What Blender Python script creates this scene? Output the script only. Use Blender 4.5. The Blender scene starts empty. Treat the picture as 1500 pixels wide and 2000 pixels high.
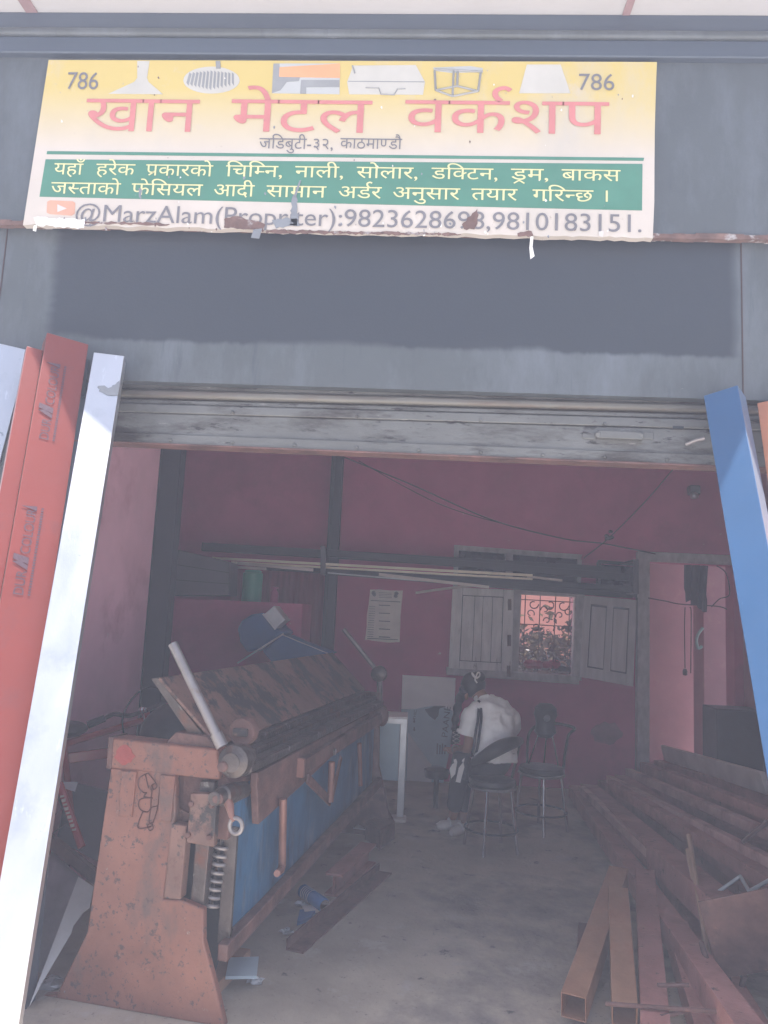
import bpy, bmesh, math, random
import numpy as np
from mathutils import Vector, Matrix
random.seed(7)
sc = bpy.context.scene
COL = sc.collection
# ------------------------------------------------------------------ camera
CAM = Vector((0, 0, 1.5)); YAW, PITCH, ROLL, FPX = .055, .13, .047, 1502.0
Fv = Vector((-math.sin(YAW)*math.cos(PITCH), math.cos(YAW)*math.cos(PITCH), math.sin(PITCH)))
R0 = Fv.cross(Vector((0, 0, 1))).normalized(); U0 = R0.cross(Fv)
Rv = R0*math.cos(ROLL)+U0*math.sin(ROLL); Uv = U0*math.cos(ROLL)-R0*math.sin(ROLL)
cd = bpy.data.cameras.new('camera'); cam = bpy.data.objects.new('camera', cd); COL.objects.link(cam)
cd.sensor_fit = 'VERTICAL'; cd.sensor_height = 36; cd.lens = FPX/2000*36; cd.clip_start = .02; cd.clip_end = 300
cam.matrix_world = Matrix(((Rv.x, Uv.x, -Fv.x, 0), (Rv.y, Uv.y, -Fv.y, 0), (Rv.z, Uv.z, -Fv.z, 1.5), (0, 0, 0, 1)))
sc.camera = cam
# ------------------------------------------------------------------ light
SUN_EL, SUN_AZ = math.radians(87), math.radians(-178)      # azimuth from +Y towards +X
sdir = Vector((math.sin(SUN_AZ)*math.cos(SUN_EL), math.cos(SUN_AZ)*math.cos(SUN_EL), math.sin(SUN_EL)))
w = bpy.data.worlds.new('World'); sc.world = w; w.use_nodes = True
sky = w.node_tree.nodes.new('ShaderNodeTexSky'); sky.sky_type = 'NISHITA'; sky.sun_disc = False
sky.sun_elevation = SUN_EL; sky.sun_rotation = SUN_AZ; sky.dust_density = 3.0; sky.air_density = 1.2
w.node_tree.links.new(sky.outputs[0], w.node_tree.nodes['Background'].inputs[0])
w.node_tree.nodes['Background'].inputs[1].default_value = .085
ld = bpy.data.lights.new('sun', 'SUN'); ld.energy = 5; ld.angle = math.radians(.5); ld.color = (1, .96, .9)
sun = bpy.data.objects.new('sun', ld); COL.objects.link(sun); sun.location = sdir*20
sun.rotation_euler = (-sdir).to_track_quat('-Z', 'Y').to_euler()
sc.view_settings.view_transform = 'Standard'; sc.view_settings.look = 'None'
sc.view_settings.gamma = 1; sc.view_settings.use_curve_mapping = False
sc.view_settings.exposure = 1.42
HAZE_D, HAZE_G = .02, .2
cy = sc.cycles
cy.max_bounces = 10; cy.diffuse_bounces = 8; cy.glossy_bounces = 3; cy.volume_bounces = 1; cy.transmission_bounces = 3
cy.use_denoising = True; cy.sample_clamp_indirect = 8; cy.caustics_reflective = False; cy.caustics_refractive = False

# ------------------------------------------------------------------ measuring helpers
def ray(px, py): return Fv+Rv*((px-750)/FPX)+Uv*((1000-py)/FPX)
def P(px, py, y=None, z=None, x=None):
    d = ray(px, py)
    t = y/d.y if y is not None else ((z-1.5)/d.z if z is not None else x/d.x)
    return CAM+d*t
def PN(px, py, o, n):
    d = ray(px, py); return CAM+d*((o-CAM).dot(n)/d.dot(n))
# ------------------------------------------------------------------ materials
def pm(name, col, rough=.6, metal=0., var=.18, vs=5., bump=.15, bs=60., stains=(), coat=0., stretch=(1, 1, 1), grad=None, spec=.5, sheen=0.):
    m = bpy.data.materials.new(name); m.use_nodes = True
    nt = m.node_tree; N = nt.nodes; L = nt.links.new; b = N['Principled BSDF']
    tc = N.new('ShaderNodeTexCoord'); mp = N.new('ShaderNodeMapping'); mp.inputs['Scale'].default_value = stretch
    L(tc.outputs['Object'], mp.inputs[0])
    def noise(s, det=6., rg=.6, src=mp):
        n = N.new('ShaderNodeTexNoise'); n.inputs['Scale'].default_value = s; n.inputs['Detail'].default_value = det
        n.inputs['Roughness'].default_value = rg; L(src.outputs[0], n.inputs['Vector']); return n
    def ramp(n, lo, hi):
        r = N.new('ShaderNodeMapRange'); r.inputs[1].default_value = lo; r.inputs[2].default_value = hi; L(n.outputs[0], r.inputs[0]); return r
    def mix(f, a, c):
        x = N.new('ShaderNodeMix'); x.data_type = 'RGBA'; L(f, x.inputs[0])
        for s, i in ((a, 6), (c, 7)):
            if isinstance(s, tuple): x.inputs[i].default_value = (*s[:3], 1)
            else: L(s, x.inputs[i])
        return x.outputs[2]
    c0 = tuple(c*(1-var) for c in col); c1 = tuple(min(1, c*(1+var)) for c in col)
    out = mix(ramp(noise(vs), .3, .7).outputs[0], c0, c1)
    if grad:
        z0, z1, gc = grad
        sx = N.new('ShaderNodeSeparateXYZ'); L(tc.outputs['Object'], sx.inputs[0])
        r = N.new('ShaderNodeMapRange'); r.inputs[1].default_value = z0; r.inputs[2].default_value = z1; L(sx.outputs[2], r.inputs[0])
        out = mix(r.outputs[0], out, gc)
    rv = None
    for st in stains:
        c, s, lo, hi = st[:4]
        src = mp
        if len(st) > 4:
            src = N.new('ShaderNodeMapping'); src.inputs['Scale'].default_value = st[4]; L(tc.outputs['Object'], src.inputs[0])
        f = ramp(noise(s, 9., .68, src), lo, hi)
        out = mix(f.outputs[0], out, c); rv = f
    L(out, b.inputs['Base Color'])
    b.inputs['Metallic'].default_value = metal; b.inputs['Specular IOR Level'].default_value = spec
    rr = N.new('ShaderNodeMapRange'); rr.inputs[3].default_value = max(.03, rough-.09); rr.inputs[4].default_value = min(1, rough+.12)
    L(noise(vs*3).outputs[0], rr.inputs[0]); L(rr.outputs[0], b.inputs['Roughness'])
    if sheen: b.inputs['Sheen Weight'].default_value = sheen; b.inputs['Sheen Roughness'].default_value = .55
    if coat: b.inputs['Coat Weight'].default_value = coat; b.inputs['Coat Roughness'].default_value = .12
    if bump:
        bp = N.new('ShaderNodeBump'); bp.inputs['Strength'].default_value = bump; bp.inputs['Distance'].default_value = .01
        L(noise(bs).outputs[0], bp.inputs['Height']); L(bp.outputs[0], b.inputs['Normal'])
    return m
RUSTC = (.16, .06, .035)
M = dict(
 concrete=pm('concrete_floor', (.40, .335, .265), .8, var=.3, vs=1.3, bump=.35, bs=35, stains=[((.13, .115, .11), .9, .50, .68), ((.42, .37, .33), 4, .56, .68), ((.09, .08, .08), 7, .62, .68), ((.16, .14, .13), 45, .62, .68)]),
 street=pm('street_concrete', (.58, .56, .53), .85, vs=.7, var=.15),
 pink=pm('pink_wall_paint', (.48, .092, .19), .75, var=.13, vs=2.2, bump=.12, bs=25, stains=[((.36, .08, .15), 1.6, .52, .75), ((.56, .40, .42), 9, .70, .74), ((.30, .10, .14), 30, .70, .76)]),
 pinklit=pm('lit_pink_paint', (.78, .42, .52), .8, var=.1, vs=2.2, bump=.12, bs=25, stains=[((.52, .2, .28), 1.6, .52, .75), ((.7, .6, .62), 14, .68, .72)]),  # wall pink lightened: entrance light and flare put into the colour
 wallstain=pm('damp_stain', (.27, .11, .15), .85, var=.25, vs=8),
 pinkout=pm('sunny_pink_plaster', (.56, .23, .17), .85, var=.08, vs=1.5, stains=[((.48, .22, .10), 1.2, .5, .8)]),
 pinkpier=pm('pink_plaster', (.40, .18, .20), .8, var=.12, vs=3, stains=[((.5, .3, .25), 3, .58, .8)]),
 fascia=pm('grey_enamel', (.076, .085, .090), .42, var=.1, vs=2, bump=.06, bs=90, stains=[((.125, .14, .158), 3, .48, .72, (1, 1, .35)), ((.05, .06, .07), 9, .58, .75, (2, 1, .2)), ((.2, .21, .22), 50, .68, .72, (.2, 1, 1)), ((.05, .045, .045), 22, .69, .74)]),
 patch=pm('dark_repaint', (.034, .038, .05), .35, var=.12, vs=3, bump=.08, bs=70, stretch=(1, 1, .5)),
 fasc2=pm('blue_grey_enamel', (.058, .074, .10), .45, var=.12, vs=3, bump=.06, stretch=(.3, 1, 1), stains=[((.3, .3, .33), 9, .7, .8)]),
 soffit=pm('soffit_board', (.52, .50, .50), .6, var=.05, vs=2, bump=.05),
 seam=pm('soffit_seam', (.32, .2, .2), .6),
 shutter=pm('shutter_steel', (.138, .136, .128), .5, metal=.3, var=.22, vs=6, bump=.25, bs=50, stretch=(.5, 1, 1), stains=[((.045, .036, .03), 6, .50, .64, (.35, 1, 1.5)), ((.26, .25, .23), 18, .64, .72, (.4, 1, 2)), ((.035, .03, .028), 30, .60, .66, (.3, 1, 1.2))]),
 shutlight=pm('worn_bare_slat', (.14, .13, .112), .45, metal=.3, var=.3, vs=7, stretch=(.3, 1, 2), stains=[((.12, .08, .06), 6, .5, .7, (.3, 1, 2))]),
 rustlip=pm('rusty_lip', (.15, .085, .07), .8, var=.35, vs=14, stains=[((.42, .40, .40), 10, .55, .65), ((.05, .04, .04), 22, .6, .7)]),
 alu=pm('mill_aluminium', (.60, .60, .62), .42, metal=1, var=.06, vs=4, bump=.05, bs=160, stretch=(1, 1, .3), stains=[((.48, .49, .50), 4, .55, .72, (1, 1, 1.0)), ((.75, .75, .77), 30, .6, .7, (1, 1, .1)), ((.28, .29, .31), 20, .66, .72, (.5, .5, 1))]),
 alugrey=pm('aluminium_edge', (.42, .44, .47), .4, metal=.8),
 red=pm('red_powder_coat', (.175, .024, .015), .42, var=.1, vs=2, bump=.03, coat=.15, sheen=.05, stains=[((.5, .25, .22), 26, .69, .73, (1, 1, .2)), ((.13, .03, .03), 3, .58, .75)]),
 redprint=pm('faded_print', (.075, .04, .055), .5), 
 blue=pm('blue_powder_coat', (.007, .062, .165), .42, var=.08, vs=2, bump=.03, coat=.3, sheen=.15, stains=[((.5, .55, .65), 45, .70, .74), ((.25, .35, .5), 24, .68, .73, (1, 1, .15))]),
 brown=pm('brown_primer_tube', (.42, .16, .08), .45, var=.15),
 orange=pm('orange_machine_paint', (.215, .088, .06), .55, var=.25, vs=4, bump=.2, bs=45, stains=[((.19, .085, .06), 2.2, .48, .68), ((.11, .07, .06), 3.5, .54, .66, (1, 1, .5)), ((.07, .045, .04), 26, .585, .63), ((.075, .05, .045), 55, .60, .64), ((.26, .235, .225), 15, .65, .69)]),
 orangedirty=pm('orange_paint_greasy', (.18, .095, .072), .6, var=.25, vs=5, bump=.25, bs=40, stains=[((.12, .075, .06), 2, .45, .65), ((.030, .025, .025), 4.2, .50, .55), ((.12, .055, .04), 14, .54, .64), ((.05, .04, .035), 40, .6, .65)]),
 rust=pm('rusted_steel', (.135, .066, .055), .7, var=.35, vs=9, bump=.3, bs=70, stains=[((.06, .035, .03), 5, .5, .7), ((.24, .11, .075), 18, .62, .75)]),
 rustbeam=pm('red_oxide_steel', (.37, .16, .135), .7, var=.3, vs=6, bump=.3, bs=80, stains=[((.24, .11, .095), 3, .5, .75), ((.44, .22, .16), 12, .58, .72), ((.10, .06, .055), 30, .6, .68)]),
 litbeam=pm('lit_top_steel', (.46, .25, .215), .75, var=.2, vs=6, bump=.2, stains=[((.26, .12, .10), 4, .52, .7)]),  # lighter red oxide, light on beam tops put into the colour
 rustor=pm('orange_rust_steel', (.29, .145, .08), .75, var=.2, vs=8, bump=.2, stains=[((.24, .09, .05), 5, .5, .75)]),
 greasy=pm('greasy_steel', (.085, .07, .065), .38, metal=.6, var=.4, vs=9, bump=.3, bs=60, stains=[((.30, .28, .26), 12, .6, .7), ((.14, .06, .04), 7, .55, .7)]),
 steel=pm('worn_steel', (.25, .225, .22), .42, metal=.7, var=.15, vs=12, stains=[((.2, .12, .09), 9, .58, .75)]),
 copper=pm('brown_red_tube', (.23, .11, .085), .45, metal=.3, var=.2, vs=12),
 bluesheet=pm('blue_painted_sheet', (.03, .125, .24), .5, var=.25, vs=5, bump=.12, stretch=(1.3, 1.3, .6), stains=[((.17, .21, .25), 4, .53, .72, (1.6, 1.6, .5)), ((.02, .045, .08), 4, .54, .68, (1.4, 1.4, .5)), ((.12, .06, .05), 7, .66, .72)]),
 black=pm('black_paint', (.018, .022, .026), .5, var=.3, vs=6),
 blacktube=pm('black_pipe_paint', (.006, .008, .011), .5, var=.3, vs=8, stains=[((.25, .24, .22), 20, .71, .76, (.3, 1, 1))]),
 darkpost=pm('dark_green_grey_paint', (.010, .016, .022), .5, var=.2, vs=4),
 cream=pm('cream_strip', (.88, .79, .62), .5, var=.08, vs=6),
 pale=pm('pale_strip', (.62, .55, .50), .5, var=.12),
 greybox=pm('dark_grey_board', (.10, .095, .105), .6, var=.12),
 green=pm('green_plastic', (.03, .30, .20), .35, var=.1),
 pinkbot=pm('pink_plastic', (.45, .08, .2), .3),
 corr=pm('corrugated_pink_sheet', (.36, .085, .12), .55, var=.2, vs=5, stretch=(4, 1, .5)),
 bluebin=pm('blue_sheet_metal', (.02, .12, .30), .45, var=.15),
 paper=pm('aged_paper', (.80, .74, .66), .85, var=.1, vs=9),
 ink=pm('grey_ink', (.16, .16, .17), .8),
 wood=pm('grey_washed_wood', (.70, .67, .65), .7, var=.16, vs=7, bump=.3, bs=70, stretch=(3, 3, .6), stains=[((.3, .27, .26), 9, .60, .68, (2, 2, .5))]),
 wooddark=pm('darker_grey_wood', (.48, .455, .46), .65, var=.12, vs=7, stretch=(3, 3, .5)),  # darker grey version of the shutter wood, for the right leaf
 frame=pm('window_frame_wood', (.42, .40, .40), .7, var=.2, vs=9, stretch=(2, 2, 1)),
 iron=pm('wrought_iron', (.05, .025, .022), .6),
 glass=pm('dark_pane', (.012, .014, .016), .12, bump=0),
 white=pm('white_board', (.84, .81, .79), .5, var=.06),
 film=pm('blue_grey_film', (.30, .42, .48), .35, var=.1, vs=3),
 filmtext=pm('film_print', (.07, .1, .13), .5),
 galv=pm('galvanised_sheet', (.52, .53, .54), .4, metal=.6, var=.12, vs=9),
 palegrey=pm('pale_grey_sheet', (.55, .55, .56), .5, var=.1),
 signp=None,
 stitle=pm('sign_red_print', (.56, .19, .18), .45, var=.08, vs=9, bump=0),
 sgreen=pm('sign_green_print', (.062, .205, .14), .45, var=.08, vs=6, bump=0, stains=[((.3, .4, .34), 9, .7, .78)]),
 syel=pm('sign_yellow_letter', (.68, .64, .33), .5, bump=0, var=.05),
 sgrey=pm('sign_grey_letter', (.17, .16, .17), .5, bump=0, var=.1),
 swhite=pm('sign_white_print', (.60, .56, .53), .5, bump=0, var=.04),
 spic=pm('sign_picture_grey', (.46, .46, .45), .5, bump=0, var=.08), 
 spic2=pm('sign_picture_pale', (.52, .49, .44), .5, bump=0, var=.08), 
 spicd=pm('sign_picture_dark', (.27, .27, .27), .5, bump=0, var=.15), 
 sorange=pm('sign_picture_orange', (.68, .33, .16), .5, bump=0, var=.08),
 speach=pm('sign_logo_faded', (.62, .33, .23), .5, bump=0, var=.1),
 peel=pm('peeled_vinyl', (.78, .74, .70), .6, var=.15, vs=20),
 tape=pm('grey_torn_vinyl', (.22, .23, .25), .5),
 skin=pm('brown_skin', (.27, .125, .075), .5, var=.08, vs=8, bump=.03),
 hair=pm('black_hair', (.008, .007, .008), .42, var=.3, vs=30, stretch=(4, 4, 1)),
 shirt=pm('white_cotton', (.78, .76, .74), .85, var=.08, vs=8, bump=.7, bs=16, stretch=(1.8, 1.8, .35)),
 navy=pm('navy_cloth', (.012, .016, .028), .8, var=.2),
 cloth=pm('dark_cloth', (.035, .032, .04), .85, var=.3, vs=8, stretch=(3, 3, .4)),
 vinyl=pm('black_vinyl', (.02, .02, .022), .38, var=.3, vs=9, stains=[((.16, .155, .15), 9, .66, .74)]),
 chrome=pm('chrome_tube', (.6, .6, .62), .2, metal=1, var=.1),
 redframe=pm('red_bicycle_paint', (.38, .03, .03), .35, coat=.3),
 leaf=pm('dusty_leaf', (.05, .034, .014), .8, var=.4, vs=7, spec=.1), 
 redcloth=pm('crimson_cloth', (.35, .05, .09), .8, var=.3, vs=18),
 woodstick=pm('raw_stick', (.34, .20, .13), .7, var=.2),
 wire=pm('old_wire', (.05, .03, .035), .6),
 lightblue=pm('pale_blue_board', (.38, .46, .50), .5, var=.08),
 doodle=pm('marker_line', (.07, .025, .02), .6),
 paintred=pm('red_spray_paint', (.28, .045, .035), .5, var=.2, vs=20),
 cyan=pm('sea_glass_plastic', (.26, .42, .38), .3),
)
M['signp'] = pm('sign_print', (.57, .50, .44), .45, var=.04, vs=5, bump=.04, bs=20, grad=(.31, .60, (.60, .455, .15)), stains=[((.56, .47, .38), 6, .62, .78), ((.50, .45, .39), 3, .52, .78, (.6, 1, .25)), ((.40, .33, .27), 40, .66, .72), ((.35, .25, .2), 26, .745, .77)])

# ------------------------------------------------------------------ mesh helpers
LOC = {}
def tag(o, label=None, cat=None, group=None, kind=None):
    for k, v in (('label', label), ('category', cat), ('group', group), ('kind', kind)):
        if v: o[k] = v
    return o
def thing(name, loc, label, cat, group=None):
    o = bpy.data.objects.new(name, None); COL.objects.link(o); o.location = loc; o.empty_display_size = .1
    LOC[o.name] = Vector(loc); return tag(o, label, cat, group)
class MB:
    def __init__(s): s.v = []; s.f = []
    def add(s, vs, fs):
        k = len(s.v); s.v += [Vector(v) for v in vs]; s.f += [tuple(i+k for i in f) for f in fs]; return s
    def box(s, x0, x1, y0, y1, z0, z1):
        return s.add([(x0, y0, z0), (x1, y0, z0), (x1, y1, z0), (x0, y1, z0), (x0, y0, z1), (x1, y0, z1), (x1, y1, z1), (x0, y1, z1)],
                     [(0, 3, 2, 1), (4, 5, 6, 7), (0, 1, 5, 4), (1, 2, 6, 5), (2, 3, 7, 6), (3, 0, 4, 7)])
    def frame(s, p, q, side):
        p, q = Vector(p), Vector(q); d = (q-p).normalized(); sd = Vector(side); sd = (sd-d*sd.dot(d)).normalized(); return p, q, d, sd, sd.cross(d)
    def bar(s, p, q, w, h, side=(1, 0, 0)):           # w along side, h along the other
        p, q, d, a, b = s.frame(p, q, side)
        vs = [c+a*(i*w/2)+b*(j*h/2) for c in (p, q) for i, j in ((-1, -1), (1, -1), (1, 1), (-1, 1))]
        return s.add(vs, [(0, 1, 2, 3), (7, 6, 5, 4), (0, 4, 5, 1), (1, 5, 6, 2), (2, 6, 7, 3), (3, 7, 4, 0)])
    def hollow(s, p, q, w, h, t=.004, side=(1, 0, 0)):
        p, q, d, a, b = s.frame(p, q, side)
        vs = []
        for c in (p, q):
            for k in (0, t):
                vs += [c+a*(i*(w/2-k))+b*(j*(h/2-k)) for i, j in ((-1, -1), (1, -1), (1, 1), (-1, 1))]
        fs = []
        for i in range(4):
            j = (i+1) % 4
            fs += [(i, i+8, j+8, j), (4+i, 4+j, 12+j, 12+i), (i, j, 4+j, 4+i), (8+i, 12+i, 12+j, 8+j)]
        return s.add(vs, fs)
    def tube(s, pts, r, seg=10, r2=None, closed=False):
        pts = [Vector(p) for p in pts]; n = len(pts)
        rs = r if isinstance(r, (list, tuple)) else [r+((r2 if r2 is not None else r)-r)*i/max(1, n-1) for i in range(n)]
        up = None; rings = []
        for i, p in enumerate(pts):
            d = (pts[min(n-1, i+1)]-pts[max(0, i-1)]).normalized()
            if up is None:
                up = d.cross(Vector((0, 0, 1))) if abs(d.z) < .95 else d.cross(Vector((1, 0, 0)))
            up = (up-d*up.dot(d)).normalized(); b = d.cross(up)
            rings.append([p+(up*math.cos(t)+b*math.sin(t))*rs[i] for t in [2*math.pi*k/seg for k in range(seg)]])
        vs = [v for rg in rings for v in rg]; fs = []
        for i in range(n-1):
            for k in range(seg):
                a, b = i*seg+k, i*seg+(k+1) % seg; fs.append((a, b, b+seg, a+seg))
        if not closed: fs += [tuple(range(seg-1, -1, -1)), tuple(range((n-1)*seg, n*seg))]
        return s.add(vs, fs)
    def lathe(s, o, ax, prof, seg=24):                # prof: (radius, along axis)
        o = Vector(o); ax = Vector(ax).normalized(); u = ax.cross(Vector((0, 0, 1))) if abs(ax.z) < .9 else ax.cross(Vector((1, 0, 0))); u.normalize(); v = ax.cross(u)
        vs = [o+ax*h+(u*math.cos(2*math.pi*k/seg)+v*math.sin(2*math.pi*k/seg))*r for r, h in prof for k in range(seg)]
        fs = [(i*seg+k, i*seg+(k+1) % seg, (i+1)*seg+(k+1) % seg, (i+1)*seg+k) for i in range(len(prof)-1) for k in range(seg)]
        fs += [tuple(range(seg-1, -1, -1)), tuple(range((len(prof)-1)*seg, len(prof)*seg))]
        return s.add(vs, fs)
    def ball(s, c, r, sx=1, sy=1, sz=1, seg=16, rot=None):
        c = Vector(c); vs = []; n = seg//2
        for i in range(n+1):
            t = math.pi*i/n
            for k in range(seg):
                p = 2*math.pi*k/seg; q = Vector((math.sin(t)*math.cos(p)*sx, math.sin(t)*math.sin(p)*sy, math.cos(t)*sz))*r
                vs.append(c+(rot @ q if rot else q))
        return s.add(vs, [(i*seg+k, (i+1)*seg+k, (i+1)*seg+(k+1) % seg, i*seg+(k+1) % seg) for i in range(n) for k in range(seg)])
    def prism(s, pts, ext):                           # planar outline pushed along ext
        pts = [Vector(p) for p in pts]; ext = Vector(ext); n = len(pts)
        return s.add(pts+[p+ext for p in pts], [tuple(range(n)), tuple(range(2*n-1, n-1, -1))]+[(i, i+n, (i+1) % n+n, (i+1) % n) for i in range(n)])
    def build(s, name, m, parent=None, bevel=0., smooth=35, loc=None, mods=None):
        me = bpy.data.meshes.new(name); o = bpy.data.objects.new(name, me); COL.objects.link(o)
        if parent: L = LOC.get(parent.name, Vector())
        else:
            if loc is None:
                lo = Vector([min(v[i] for v in s.v) for i in range(3)]); hi = Vector([max(v[i] for v in s.v) for i in range(3)]); loc = Vector(((lo.x+hi.x)/2, (lo.y+hi.y)/2, lo.z))
            L = Vector(loc); o.location = L
        LOC[o.name] = L
        me.from_pydata([v-L for v in s.v], [], s.f)
        bm = bmesh.new(); bm.from_mesh(me); bmesh.ops.recalc_face_normals(bm, faces=bm.faces); bm.to_mesh(me); bm.free()
        me.materials.append(M[m] if isinstance(m, str) else m)
        if smooth:
            me.polygons.foreach_set('use_smooth', [True]*len(me.polygons)); me.set_sharp_from_angle(angle=math.radians(smooth))
        if parent: o.parent = parent
        if bevel:
            b = o.modifiers.new('bevel', 'BEVEL'); b.width = bevel; b.segments = 2; b.limit_method = 'ANGLE'; b.harden_normals = False
        return o
def single(mb, name, m, label, cat, group=None, bevel=0., **k): return tag(mb.build(name, m, None, bevel, **k), label, cat, group)
def struct(mb, name, m, **k): return tag(mb.build(name, m, None, **k), kind='structure')
def cat3(pts, n=8, closed=False):                     # smooth curve through points
    pts = [Vector(p) for p in pts]; out = []; N = len(pts)
    for i in range(N if closed else N-1):
        p0, p1, p2, p3 = [pts[(i+k) % N] if closed else pts[min(max(i+k, 0), N-1)] for k in (-1, 0, 1, 2)]
        for j in range(n):
            t = j/n; out.append(.5*((2*p1)+(p2-p0)*t+(2*p0-5*p1+4*p2-p3)*t*t+(3*p1-p0-3*p2+p3)*t**3))
    out.append(pts[0] if closed else pts[-1]); return out

# ------------------------------------------------------------------ lettering
_gl = {}
DEV = dict(zip('कखगचछजटठडणतदनपफबमयरलवशसहअआािीोौ३२।', (.762, .818, .563, .634, .701, .742, .504, .585, .577, .723, .570, .520, .555, .568, .771, .571, .598, .580, .409, .678, .556, .680, .676, .531, .764, 1.023, .259, .259, .259, .259, .259, .551, .551, .379)))
def glyph(ch):
    if ch not in _gl:
        c = bpy.data.curves.new('g', 'FONT'); c.body = ch; c.resolution_u = 4
        o = bpy.data.objects.new('g', c); COL.objects.link(o)
        dg = bpy.context.evaluated_depsgraph_get(); dg.update(); e = o.evaluated_get(dg); me = e.to_mesh()
        _gl[ch] = ([(v.co.x, v.co.y) for v in me.vertices], [tuple(p.vertices) for p in me.polygons])
        e.to_mesh_clear(); bpy.data.objects.remove(o); bpy.data.curves.remove(c)
    return _gl[ch]
def stroke2(pts, wd):
    pts = cat3([(x, y, 0) for x, y in pts], 6); vs = []; n = len(pts)
    for i, p in enumerate(pts):
        d = (pts[min(n-1, i+1)]-pts[max(0, i-1)]).normalized(); q = Vector((-d.y, d.x, 0))*wd/2; vs += [(p+q).to_2d()[:], (p-q).to_2d()[:]]
    return vs, [(2*i, 2*i+1, 2*i+3, 2*i+2) for i in range(n-1)]
def compose(s):
    """lay out a word; {x} half consonant, ^ reph, ~ subscript ra on a stem, % ra under a round letter"""
    vs, fs = [], []; x = 0.
    def put(g, dx):
        k = len(vs); vs.extend((a+dx, b) for a, b in g[0]); fs.extend(tuple(i+k for i in f) for f in g[1])
    i = 0
    while i < len(s):
        c = s[i]
        if c == '{':
            g = glyph(s[i+1]); adv = DEV[s[i+1]]; cut = adv-(.17 if s[i+1] != 'क' else .20)
            bm = bmesh.new(); bv = [bm.verts.new((a, b, 0)) for a, b in g[0]]
            for f in g[1]:
                try: bm.faces.new([bv[k] for k in f])
                except ValueError: pass
            bmesh.ops.bisect_plane(bm, geom=bm.verts[:]+bm.edges[:]+bm.faces[:], plane_co=(cut, 0, 0), plane_no=(1, 0, 0), clear_outer=True)
            bm.verts.index_update(); put(([v.co.to_2d()[:] for v in bm.verts], [tuple(v.index for v in f.verts) for f in bm.faces]), x); bm.free()
            x += cut; i += 3; continue
        if c == '^': put(stroke2([(-.10, .62), (-.17, .72), (-.16, .83), (-.06, .88), (.02, .83)], .075), x)
        elif c == '~': put(stroke2([(-.18, .20), (-.29, .12), (-.42, .02)], .07), x)
        elif c == '%': put(stroke2([(-.46, -.20), (-.32, -.07), (-.27, -.05), (-.22, -.07), (-.08, -.20)], .065), x)
        elif c == ' ': x += .36
        else:
            put(glyph(c), x)
            if c in DEV: x += DEV[c]
            elif c in 'ुेैंँ': pass
            else: x += max([v[0] for v in glyph(c)[0]], default=.3)+.055
        i += 1
    return vs, fs
def lettering(name, txt, m, parent, org, ux, uy, width=None, height=None, base=.622, thick=.0012, y0=0.):
    """words laid on the plane (org, ux, uy): width fits the advance, height fits the letter body; org is the left end at letter height y0"""
    vs, fs = compose(txt) if any(c in DEV for c in txt) else latin(txt)
    x0 = min(v[0] for v in vs); x1 = max(v[0] for v in vs)
    sx = width/(x1-x0) if width else None; sy = height/base if height else sx
    if sx is None: sx = sy
    ux, uy = Vector(ux).normalized(), Vector(uy).normalized(); nz = ux.cross(uy)
    b = MB(); n = len(vs)
    pt = [Vector(org)+ux*((a-x0)*sx)+uy*((c-y0)*sy) for a, c in vs]
    b.add([p+nz*thick for p in pt], fs)
    return b.build(name, m, parent, smooth=0)
def latin(s):
    c = bpy.data.curves.new('g', 'FONT'); c.body = s; c.resolution_u = 4
    o = bpy.data.objects.new('g', c); COL.objects.link(o)
    dg = bpy.context.evaluated_depsgraph_get(); dg.update(); e = o.evaluated_get(dg); me = e.to_mesh()
    r = ([(v.co.x, v.co.y) for v in me.vertices], [tuple(p.vertices) for p in me.polygons])
    e.to_mesh_clear(); bpy.data.objects.remove(o); bpy.data.curves.remove(c); return r

# ================================================================== SETTING
struct(MB().box(-30, 30, -30, 2.55, -.5, -.02), 'street', 'street')
struct(MB().box(-30, 30, 7.5, 30, -.5, -.02), 'back_yard_ground', 'street')
struct(MB().box(-4.2, 4.4, 2.55, 7.5, -.3, 0), 'shop_floor', 'concrete')
YB = 7.3                                              # face of the back wall
def B(px, py, y=YB): return P(px, py, y=y)
bld = thing('shop_building', (0, 2.9, 0), 'single storey metal workshop with grey painted front and pink walls inside', 'building')
MB().box(-4.2, -2.46, 2.95, 3.13, 0, 3.05).build('front_pier', 'fascia', bld)
# front walls either side of the opening, header and the box above
MB().box(-2.46, -1.46, 2.95, 3.13, 0, 2.37).build('front_pier', 'fascia', bld)
MB().box(1.42, 4.4, 2.95, 3.13, 0, 2.37).build('front_pier', 'fascia', bld)
hz0, hz1 = 2.375, 3.02
for sx in (-1.785, 1.20):                             # upright sheet joints of the header
    MB().box(sx-.002, sx+.002, 2.936, 2.94, hz0+.01, hz1-.01).build('panel_joint', 'iron', bld)
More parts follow.
